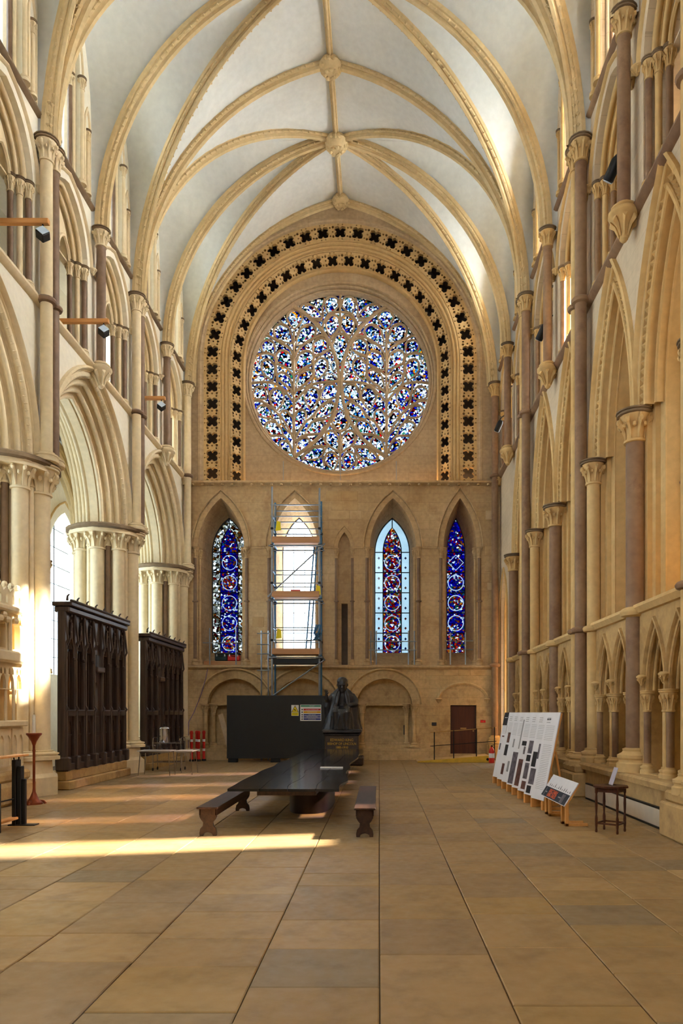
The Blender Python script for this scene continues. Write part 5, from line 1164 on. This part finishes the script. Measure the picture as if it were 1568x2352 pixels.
for sy in (-1, 1):
    for off_ in (0, .24):
        b = MB(); y = sy * (W2 - .12) - sy * off_; b.bbox(.03, y - .028, 0, .085, y + .028, .37, .005); b.bbox(.03, y - .028, 0, .38, y + .028, .045, .005); b.build('leg', M['pine'], s, False)
# ---- side table with leaflet holder
s = thing('side_table', 'small dark wooden table with turned legs near the bench', 'table', (3.4, 10.55, 0), math.radians(-38))
MB().lathe([(.24, .655), (.25, .66), (.25, .68), (.245, .685)], n=8, sx=1.05, sy=1.05).build('tabletop', M['mahog'], s, False)
b = MB()
for q in range(4):
    a = q * PI / 2; b.box(-.15, .14, .59, .15, .16, .655, Matrix.Rotation(a, 4, 'Z'))
b.build('apron', M['mahog'], s, False)
for sx in (-1, 1):
    for sy in (-1, 1):
        MB().lathe([(.014, 0), (.02, .02), (.015, .06), (.02, .1), (.022, .2), (.02, .22), (.013, .26), (.018, .34), (.021, .42), (.016, .52), (.013, .56), (.021, .58), (.021, .65)], (sx * .155, sy * .155, 0), 10).build('leg', M['mahog'], s)
for q in range(4): b = MB(); b.box(-.14, .147, .12, .14, .163, .145, Matrix.Rotation(q * PI / 2, 4, 'Z')); b.build('stretcher', M['mahog'], s, False)
s = thing('leaflet_holder', 'clear plastic leaflet holder on the small wooden table', 'holder', (3.42, 10.62, .685)); Rm = Matrix.Rotation(math.radians(18), 4, 'Y')
MB().box(0, -.09, 0, .006, .09, .27, Rm).build('back', M['sheet'], s, False); MB().box(-.06, -.09, 0, .06, .09, .006).build('foot', M['acryl'], s, False)
# ---- heater along the bench
s = thing('wall_heater', 'long low cream skirting heater along the right bench', 'heater', (4.2, 12.5, 0))
MB().bbox(0, -2.15, .03, .06, 2.15, .3, .01).build('casing', M['heat'], s, False); MB().box(.0, -2.12, .3, .055, 2.12, .325).build('dark_gap_strip', M['black'], s, False); MB().box(-.004, -2.1, .0, .05, 2.1, .03).build('base_strip', M['black'], s, False)  # solid black strip for the dark gap above the casing

# ---- ramp, door, extinguisher
s = thing('access_ramp', 'yellow-edged ramp with black handrails leading to the brown door', 'ramp', (2.8, 25.4, 0))
MB().add([(-1.45, -.25, 0), (1.1, -.25, 0), (1.1, -.25, .24), (-1.45, -.25, .03), (-1.45, 1.1, 0), (1.1, 1.1, 0), (1.1, 1.1, .24), (-1.45, 1.1, .03)], [(0, 1, 2, 3), (4, 7, 6, 5), (3, 2, 6, 7), (0, 4, 5, 1), (1, 5, 6, 2), (0, 3, 7, 4)]).build('deck', M['low'], s, False)
MB().add([(-1.45, -.28, .01), (1.12, -.28, .01), (1.12, -.28, .26), (-1.45, -.28, .05), (-1.45, -.25, .01), (1.12, -.25, .01), (1.12, -.25, .26), (-1.45, -.25, .05)], [(0, 1, 2, 3), (4, 7, 6, 5), (3, 2, 6, 7), (0, 4, 5, 1), (1, 5, 6, 2), (0, 3, 7, 4)]).build('yellow_edge', M['yellow'], s, False)
MB().tube([(1.0, -.285, .12), (1.0, -.25, .12)], .05, 10).build('wheel_hub', M['black'], s)
px_ = (-.86, -.18, .62, 1.25); zb = lambda x: .03 + .21 * (x + 1.45) / 2.55
for x in px_: MB().tube([(x, -.2, max(0, zb(x) - .02)), (x, -.2, zb(x) + 1.0)], .02, 6).build('rail_post', M['black'], s)
for hh, r in ((.98, .016), (.5, .014)):
    b = MB(); b.tube([(-1.0, -.2, zb(-.86) + hh), (1.32, -.2, zb(1.25) + hh)], r, 6); b.build('handrail', M['brass' if hh > .9 else 'black'], s)
s = thing('fire_extinguisher', 'red fire extinguisher standing at the ramp end', 'extinguisher', (3.92, 25.0, 0))
MB().lathe([(.09, 0), (.1, .03), (.1, .42), (.07, .5), (.035, .53), (.035, .57)], n=14).build('cylinder', M['red'], s); b = MB(); b.box(-.03, -.02, .57, .03, .02, .6); b.tube([(-.02, 0, .6), (.1, 0, .64)], .012, 6); b.tube([(0, -.03, .58), (.06, -.1, .55), (.1, -.1, .35), (.1, -.08, .1)], .012, 6); b.build('valve_and_hose', M['black'], s); MB().lathe([(.101, .18), (.101, .34)], n=14, cap=False).build('label_band', M['refl'], s)
d_ = thing('door_1', 'plain red-brown door at the top of the ramp', 'door', (3.145, D + .14, .22)); d_['kind'] = 'structure'
MB().bbox(-.45, 0, 0, .45, .05, 1.78, .008).build('door_leaf', M['doorw'], d_, False); b = MB(); b.box(-.49, -.02, 0, -.45, .08, 1.81); b.box(.45, -.02, 0, .49, .08, 1.81); b.box(-.49, -.02, 1.78, .49, .08, 1.81); b.build('door_frame', M['walnut'], d_, False); MB().box(-.1, -.008, .92, .12, 0, .97).build('letter_plate', M['brass'], d_, False); MB().ball((.38, -.03, .85), .03, 8, 6).build('knob', M['brass'], d_)
s = MB().bbox(-.09, -.02, -.06, .09, 0, .06, .004).build('wall_plaque', M['bronze'], smooth=False, loc=(2.05, D - .012, 1.33)); tag(s, 'small dark metal plaque on the wall beside the door', 'plaque')
s = thing('wall_switch', 'black switch box with grey conduit on the arch wall', 'switch box', (.98, D + .43, .92)); MB().bbox(-.05, -.06, 0, .05, .0, .36, .008).build('box', M['black'], s, False); MB().bbox(.06, -.04, .22, .11, .0, .36, .006).build('side_box', M['black'], s, False)
s = thing('call_point', 'small red fire point on the wall right of the door', 'fire sign', (3.82, D - .02, 1.38)); MB().bbox(-.05, -.03, 0, .05, 0, .1, .006).build('red_box', M['red'], s, False); MB().box(.06, -.008, .0, .14, 0, .09).build('red_label', M['sred'], s, False)
s = MB().bbox(-.1, -.015, 0, .1, 0, .09, .004).build('floor_vent', M['black'], smooth=False, loc=(1.9, D - .01, .12)); tag(s, 'small black vent low on the end wall', 'vent')
s = MB().box(-.09, -.02, 0, .09, .02, 1.36, Matrix.Rotation(math.radians(-17), 4, 'Y')).build('leaning_plank', M['tim'], smooth=False, loc=(-5.42, D - .62, .42)); tag(s, 'pale timber plank leaning by the left blind arch', 'plank')
s.rotation_euler = (math.radians(-12), 0, 0)
b = MB(); b.tube([(-6.35, D - .06, 3.42), (-6.42, D - .1, 3.0), (-6.6, D - .1, 2.4), (-6.85, D - .15, 1.75), (-7.0, D - .3, 1.4), (-7.02, D - .3, 0)], .012, 5); s = b.build('power_cable', M['purple']); tag(s, 'thin purple cable hanging down the far left corner', 'cable')
# ---- scaffold tower before the clear lancet
sc = thing('scaffold_tower', 'tall blue and steel scaffold tower with plank decks before the clear window', 'scaffold', (-2.98, 26.15, 0))
X0, X1, Y0, Y1 = -.85, .85, -.4, .38
for (x, y, zt, m_) in ((X0, Y0, 9.85, 'galv'), (X1, Y0, 9.8, 'galv'), (X0, Y1, 9.5, 'blue'), (X1, Y1, 9.55, 'blue')):
    MB().tube([(x, y, 0), (x, y, zt)], .035, 8).build('standard', M[m_], sc); MB().bbox(x - .08, y - .08, 0, x + .08, y + .08, .015, .003).build('base_plate', M['galv'], sc, False)
decks = (3.85, 5.9, 7.85)
for z in decks + (2.0,):
    for y in (Y0, Y1): MB().tube([(X0 - .12, y - .05, z - .12), (X1 + .12, y - .05, z - .12)], .028, 6).build('ledger', M['galv'], sc)
    for x in (X0, X1): MB().tube([(x + .05, Y0 - .1, z - .05), (x + .05, Y1 + .05, z - .05)], .028, 6).build('transom', M['blue'], sc)
for z in decks:
    for k in range(3): y = Y0 + .02 + k * .24; MB().bbox(X0 - .02, y, z - .01, X1 + .02, y + .22, z + .03, .004).build('deck_plank', M['plank'], sc, False)
    MB().bbox(X0, Y0 - .08, z, X1, Y0 - .045, z + .2, .004).build('toe_board', M['plank'], sc, False)
    for g in (.5, .95):
        for y in (Y0, Y1): MB().tube([(X0 - .06, y + .04, z + g), (X1 + .06, y + .04, z + g)], .022, 6).build('guard_rail', M['galv'], sc)
        for x in (X0, X1): MB().tube([(x, Y0, z + g), (x, Y1, z + g)], .022, 6).build('guard_rail', M['blue'], sc)
    for x in (X0, X1):
        for y in (Y0, Y1): MB().bbox(x - .055, y - .055, z - .16, x + .055, y + .055, z - .06, .01).build('coupler', M['black'], sc, False); MB().bbox(x - .05, y - .05, z + .46, x + .05, y + .05, z + .54, .01).build('coupler', M['black'], sc, False)
for z in (9.2,):
    for y in (Y0, Y1): MB().tube([(X0 - .05, y, z), (X1 + .05, y, z)], .024, 6).build('ledger', M['galv'], sc)
for (a, c_) in (((X0 - .15, Y0 - .06, 5.9), (X1 + .2, Y0 - .06, 7.8)), ((X0 - .05, Y0 - .06, 2.3), (X1 + .2, Y0 - .06, 3.65)), ((X0, Y1 + .05, 3.9), (X0, Y0, 5.8)), ((X1, Y1 + .05, 5.9), (X1, Y0, 7.8)), ((X1, Y1, 3.9), (X1, Y0, 5.8)), ((X0, Y0, 7.9), (X0, Y1, 9.4))): MB().tube([a, c_], .026, 6).build('brace', M['galv'], sc)
MB().box(X0, Y0, 3.52, X1, Y1, 3.7).build('dark_underside', M['black'], sc, False)  # added black block standing for the dark underside of the lowest deck
# ladder
ld = MB(); ld.tube([(.3, .1, 3.9), (.6, .28, 7.9)], .03, 6); ld.tube([(.48, .0, 3.9), (.72, .18, 7.9)], .03, 6); ld.build('ladder_stile', M['blue'], sc)
for i in range(13): f = (i + .5) / 13; MB().tube([(.3 + .3 * f, .1 + .18 * f, 3.9 + 4 * f), (.48 + .24 * f, .0 + .18 * f, 3.9 + 4 * f)], .014, 5).build('ladder_rung', M['galv'], sc)
for (x, z, m_) in ((-.6, 4.4, 'syel'), (-.62, 8.25, 'syel'), (.8, 5.95, 'syel')): MB().add([(x - .1, Y0 - .07, z), (x + .1, Y0 - .07, z + .02), (x + .08, Y0 - .07, z + .32), (x - .05, Y0 - .07, z + .36)], [(0, 1, 2, 3)]).build('safety_tag', M[m_], sc, False)
MB().bbox(-.18, Y0 - .02, 5.94, .16, Y0 + .1, 6.16, .01).build('tool_tray', M['red'], sc, False)
b = MB(); rs = random.Random(2)
for k in range(7): b.tube([(.82 + rs.uniform(-.1, .1), Y0 - .05, 4.9), (.8 + rs.uniform(-.15, .15), Y0 - .08 - rs.random() * .05, 4.6), (.75 + rs.uniform(-.15, .15), Y0 - .08, 4.35), (.85 + rs.uniform(-.1, .1), Y0 - .06, 4.6)], .022, 5)
b.build('rope_coil', M['blue'], sc)
# outrigger guard frame left of the tower
g = thing('guard_frame', 'freestanding scaffold guard frame left of the tower', 'guard frame', (-4.25, 26.3, 0))
for x in (-.05, .2): MB().tube([(x, 0, 0), (x, 0, 4.75)], .026, 6).build('post', M['galv'], g)
for z in (4.25, 4.65, 3.9, 3.3): MB().tube([(-.2, -.04, z), (.26, -.04, z)], .02, 6).build('rail', M['galv'], g)
# guard rails on window sills
def sill_rail(label, xs_, x0, x1, z0, z1, rz):
    g = thing('window_guard_rail', label, 'guard rail', ((x0 + x1) / 2, D + .02, z0), group='tube rails on the window sills'); c = (x0 + x1) / 2
    for x in xs_: MB().tube([(x - c, 0, 0), (x - c, 0, z1 - z0)], .026, 6).build('post', M['galv'], g)
    for z in rz: MB().tube([(x0 - c - .05, -.04, z - z0), (x1 - c + .05, -.04, z - z0)], .02, 6).build('rail', M['galv'], g)
sill_rail('steel tube rail across the foot of the blue and lattice lancet', (-6.3, -5.32), -6.5, -5.1, 3.54, 4.9, (4.35,))
sill_rail('steel tube rail across the foot of the bright painted lancet', (-.3, -.1, 1.1, 1.32), -.32, 1.34, 3.54, 4.8, (4.4, 4.08))
sill_rail('steel tube rail across the foot of the narrow blue lancet', (2.66, 3.22), 2.5, 3.45, 3.54, 4.75, (4.42, 4.1))
for (x, m_, lab) in ((-5.98, 'tealc', 'dark green tool case on the sill of the left lancet'), (-5.5, 'red', 'red tool case on the sill of the left lancet')):
    s = thing('tool_case', lab, 'case', (x, D + .55, 3.72)); MB().bbox(-.23, -.12, 0, .23, .12, .22, .02).build('body', M[m_], s, False); MB().bbox(-.24, -.13, .22, .24, .13, .29, .015).build('lid', M['black'], s, False); MB().tube([(-.08, -.13, .18), (-.06, -.17, .16), (.06, -.17, .16), (.08, -.13, .18)], .012, 5).build('handle', M['black'], s)
    for q in (-.15, .15): MB().box(q - .02, -.135, .16, q + .02, -.12, .24).build('latch', M['refl'], s, False)
s = MB().bbox(-.75, -.2, 0, .75, .2, .2, .015).build('sill_timber', M['plank'], smooth=False, loc=(-5.85, D + .5, 3.5)); tag(s, 'timber baulk on the sill under the tool cases', 'timber')

# ---- lamps
for i, (y, z, lab) in enumerate(((14.05, 11.35, 'nearest timber bracket beam with hanging floodlight on the left gallery'), (17.16, 11.1, 'middle timber bracket beam with hanging floodlight on the left gallery'), (21.7, 11.25, 'farthest timber bracket beam with hanging floodlight on the left gallery'))):
    s = thing('floodlight_beam', lab, 'floodlight', (XL, y, z), group='timber lighting beams on the left gallery')
    MB().bbox(-.9, -.05, -.05, .8, .05, .05, .008).build('beam', M['beam'], s, False)
    MB().tube([(.68, 0, -.05), (.68, 0, -.14)], .015, 6).build('bracket', M['black'], s)
    R_ = Matrix.Translation((.68, 0, -.25)) @ Matrix.Rotation(math.radians(40), 4, 'Y') @ Matrix.Rotation(math.radians(-30), 4, 'X'); MB().bbox(-.1, -.09, -.1, .1, .09, .1, .02, R_).build('lamp_body', M['black'], s, False); MB().box(-.085, -.1, -.085, .085, -.09, .085, R_).build('lamp_glass', M['lens'], s, False)
for i, (y, z, lab) in enumerate(((12.95, 11.55, 'nearest black spotlight on the right gallery'), (18.6, 11.6, 'middle black spotlight on the right gallery'), (25.3, 11.85, 'farthest black spotlight on the right gallery'))):
    s = thing('spotlight', lab, 'spotlight', (XR - .28, y, z), group='spotlights on the right gallery')
    R_ = Matrix.Rotation(math.radians(35), 4, 'X') @ Matrix.Rotation(math.radians(20), 4, 'Y'); b = MB(); b.lathe([(.08, -.2), (.1, -.18), (.1, .12), (.06, .2)], n=12); b.v = [tuple(R_ @ Vector(v)) for v in b.v]; b.build('lamp_body', M['black'], s)
    b = MB(); b.lathe([(.09, -.205), (.09, -.2)], n=12); b.v = [tuple(R_ @ Vector(v)) for v in b.v]; b.build('lamp_lens', M['lens'], s)
    b = MB(); b.tube([(.0, 0, .15), (.1, 0, .3), (.3, 0, .45)], .018, 6); b.build('arm', M['black'], s)
# thin guard posts and rail below the round window
g = thing('ledge_rail', 'thin steel safety rail along the ledge below the round window', 'guard rail', (-1.45, D + .3, Z_B + .08))
MB().tube([(-3.5, 0, .1), (3.5, 0, .1)], .014, 5).build('rail', M['galv'], g)
for x in (-2.15, -.0, 2.1): MB().tube([(x, 0, 0), (x, 0, .85)], .012, 5).build('post', M['galv'], g)

# ================================================================ BRONZE STATUE
st = thing('bishop_statue', 'black bronze statue of a seated robed figure raising one hand, on inscribed pedestal', 'statue', (-1.235, 24.3, 0))
b = MB(); b.bbox(-.72, -.62, 0, .72, .62, .28, .04); b.bbox(-.55, -.42, .28, .55, .45, 1.0, .02); b.build('pedestal', M['granite'], st, False)
b = MB(); b.bbox(-.6, -.48, .98, .6, .52, 1.06, .03); b.bbox(-.66, -.55, 1.06, .66, .58, 1.2, .04); b.build('bronze_slab', M['bronze'], st, False)
for k, (tx, z, sz) in enumerate((('EDWARD KING', .84, .125), ('BISHOP OF LINCOLN', .715, .115), ('1885-1910', .595, .11))):
    put('lettering', text_mesh(tx, sz, M['gold'], .005), st, (0, -.425, z), rot=(PI / 2, 0, 0), sc=(.88, 1, 1))
fig = MB()
def ring(cx, cy, z, rx, ry, amp, nf, ph, n=56):
    return [Vector((cx + rx * (1 + amp * math.sin(nf * 2 * PI * i / n + ph)) * math.cos(2 * PI * i / n), cy + ry * (1 + amp * math.sin(nf * 2 * PI * i / n + ph)) * math.sin(2 * PI * i / n), z)) for i in range(n)]
def loft(b, rings):
    n = len(rings[0]); vs = [p for r in rings for p in r]; fs = [(i * n + j, i * n + (j + 1) % n, (i + 1) * n + (j + 1) % n, (i + 1) * n + j) for i in range(len(rings) - 1) for j in range(n)]
    fs += [tuple(range(n))[::-1], tuple((len(rings) - 1) * n + j for j in range(n))]; b.add(vs, fs)
# robe: skirt over the knees, lap, torso
loft(fig, [ring(0, -.06, 0, .43, .47, .06, 17, 0), ring(0, -.07, .12, .40, .46, .06, 17, .3), ring(0, -.09, .35, .36, .44, .05, 17, .9), ring(0, -.11, .55, .33, .42, .035, 13, 1.4), ring(0, -.1, .68, .30, .37, .015, 9, 0), ring(0, .0, .75, .28, .28, .015, 9, 0), ring(0, .1, .79, .25, .2, .02, 9, 0), ring(0, .13, .9, .22, .17, .02, 7, 0), ring(0, .12, 1.1, .25, .17, .02, 7, 0), ring(0, .1, 1.22, .24, .15, 0, 7, 0), ring(0, .07, 1.3, .12, .1, 0, 7, 0), ring(0, .04, 1.36, .07, .075, 0, 7, 0)])
# knees and shins under the cloth
for sg in (-1, 1): fig.tube([(sg * .13, .1, .66), (sg * .16, -.3, .66), (sg * .17, -.42, .56), (sg * .16, -.4, .3), (sg * .15, -.38, .05)], [.13, .13, .12, .1, .11], 12)
for sg in (-1, 1): fig.tube([(sg * .13, -.38, .04), (sg * .14, -.52, .035)], [.06, .045], 8)
# cloak: thick shell open at the front, flaring to the slab
n = 40; prof = [(1.40, .14, .13, .05, .0), (1.3, .26, .2, .06, .01), (1.17, .36, .25, .07, .01), (1.0, .43, .29, .08, .02), (.8, .47, .33, .08, .03), (.5, .50, .38, .06, .04), (.2, .54, .43, .04, .05), (0.0, .60, .47, .02, .06)]
outer, inn = [], []
for (z, rx, ry, cy, am) in prof:
    ro, ri = [], []
    for i in range(n + 1):
        q = math.radians(-58 + 296 * i / n); k = 1 + am * math.sin(9 * q); ro.append(Vector((rx * k * math.cos(q), cy + ry * k * math.sin(q), z))); ri.append(Vector(((rx * k - .045) * math.cos(q), cy + (ry * k - .045) * math.sin(q), z)))
    outer.append(ro); inn.append(ri)
rows = [o_ + i_[::-1] + [o_[0]] for o_, i_ in zip(outer, inn)]; fig.quadgrid(rows); fig.add(rows[0][:-1], [tuple(range(len(rows[0]) - 1))]); fig.add(rows[-1][:-1], [tuple(range(len(rows[-1]) - 1))])
# front edges of the cloak falling from the neck over the lap
for sg in (-1, 1): fig.tube([(sg * .09, -.03, 1.3), (sg * .13, -.09, 1.1), (sg * .17, -.13, .85), (sg * .24, -.34, .7), (sg * .28, -.38, .45), (sg * .33, -.3, .1)], [.05, .06, .06, .055, .05, .04], 8)
# raised arm with hanging sleeve, other arm to the lap
fig.tube([(-.27, .08, 1.16), (-.38, -.04, 1.02), (-.44, -.14, .92), (-.47, -.2, 1.02), (-.475, -.24, 1.16)], [.1, .1, .095, .07, .045], 10)
fig.tube([(-.42, -.1, .98), (-.46, -.1, .75), (-.46, -.06, .5), (-.45, 0, .3)], [.1, .11, .1, .06], 10)
fig.tube([(.28, .08, 1.16), (.4, .0, .98), (.4, -.14, .84), (.27, -.25, .82), (.17, -.28, .82)], [.1, .1, .1, .075, .05], 10)
def hand(b, M4, curl):
    fl = [.095, .11, .105, .085]; b.bbox(-.04, -.016, 0, .04, .016, .095, .012, M4)
    for k in range(4):
        x = -.033 + k * .022; L_ = fl[k]; c0 = curl; p = [Vector((x, 0, .088)), Vector((x + .01 * (k - 1.5), -L_ * .45 * math.sin(c0 * .5), .088 + L_ * .5 * math.cos(c0 * .5))), Vector((x + .016 * (k - 1.5), -L_ * (.45 * math.sin(c0 * .5) + .5 * math.sin(c0)), .088 + L_ * (.5 * math.cos(c0 * .5) + .5 * math.cos(c0))))]
        b.tube([M4 @ v for v in p], [.012, .011, .008], 6)
    b.tube([M4 @ Vector(v) for v in ((.035, 0, .02), (.068, -.012, .06), (.078, -.02, .105))], [.015, .013, .009], 6)
hand(fig, Matrix.Translation((-.475, -.245, 1.17)) @ Matrix.Rotation(math.radians(8), 4, 'X'), .35)
hand(fig, Matrix.Translation((.16, -.28, .8)) @ Matrix.Rotation(math.radians(-90), 4, 'Y') @ Matrix.Rotation(math.radians(20), 4, 'X'), .9)
# bowed head with cap, brow, nose, ears
HM = Matrix.Translation((0, -.04, 1.49)) @ Matrix.Rotation(math.radians(22), 4, 'X') @ Matrix.Scale(1.45, 4)
hb = MB(); loft(hb, [ring(0, .0, -.15, .06, .07, 0, 1, 0, 20), ring(0, -.02, -.12, .085, .1, 0, 1, 0, 20), ring(0, 0, -.05, .1, .12, 0, 1, 0, 20), ring(0, .01, .03, .112, .13, 0, 1, 0, 20), ring(0, .015, .09, .105, .12, 0, 1, 0, 20), ring(0, .02, .135, .08, .09, 0, 1, 0, 20), ring(0, .025, .16, .035, .04, 0, 1, 0, 20)])
hb.tube([(0, -.125, .035), (0, -.15, -.015), (0, -.13, -.03)], [.014, .022, .014], 6); hb.tube([(-.07, -.1, .045), (0, -.125, .05), (.07, -.1, .045)], .018, 6); hb.tube([(-.035, -.108, -.075), (0, -.118, -.075), (.035, -.108, -.075)], .012, 6); hb.ball((0, -.1, -.125), .035, 8, 6)
for sg in (-1, 1): hb.ball((sg * .112, .015, .0), .03, 6, 5, (.4, .8, 1.2)); hb.ball((sg * .042, -.108, .018), .018, 6, 5)
hb.lathe([(.118, .075), (.112, .12), (.075, .17), (.02, .19)], (0, .02, 0), 18)
fig.v, off_ = fig.v, len(fig.v); fig.add([HM @ Vector(v) for v in hb.v], hb.f)
me = fig.mesh('robed_figure', M['bronze'], True, 60); tmp = bpy.data.objects.new('tmp_figure', me); COL.objects.link(tmp)
rm = tmp.modifiers.new('r', 'REMESH'); rm.mode = 'VOXEL'; rm.voxel_size = .011; rm.use_smooth_shade = True
sm = tmp.modifiers.new('s', 'SMOOTH'); sm.factor = .5; sm.iterations = 3
bpy.context.view_layer.update(); me2 = bpy.data.meshes.new_from_object(tmp.evaluated_get(bpy.context.evaluated_depsgraph_get())); bpy.data.objects.remove(tmp); me2.name = 'robed_figure'
if not me2.materials: me2.materials.append(M['bronze'])
put('robed_figure', me2, st, (0, 0, 1.19), (1.1, 1.1, 1.0))

# ---------------------------------------------------------------- plan units to metres
for o in [o for o in SC.objects if o.parent is None and o.type in ('MESH', 'EMPTY', 'CURVE', 'FONT')]:
    o.location = o.location * UNIT; o.scale = o.scale * UNIT
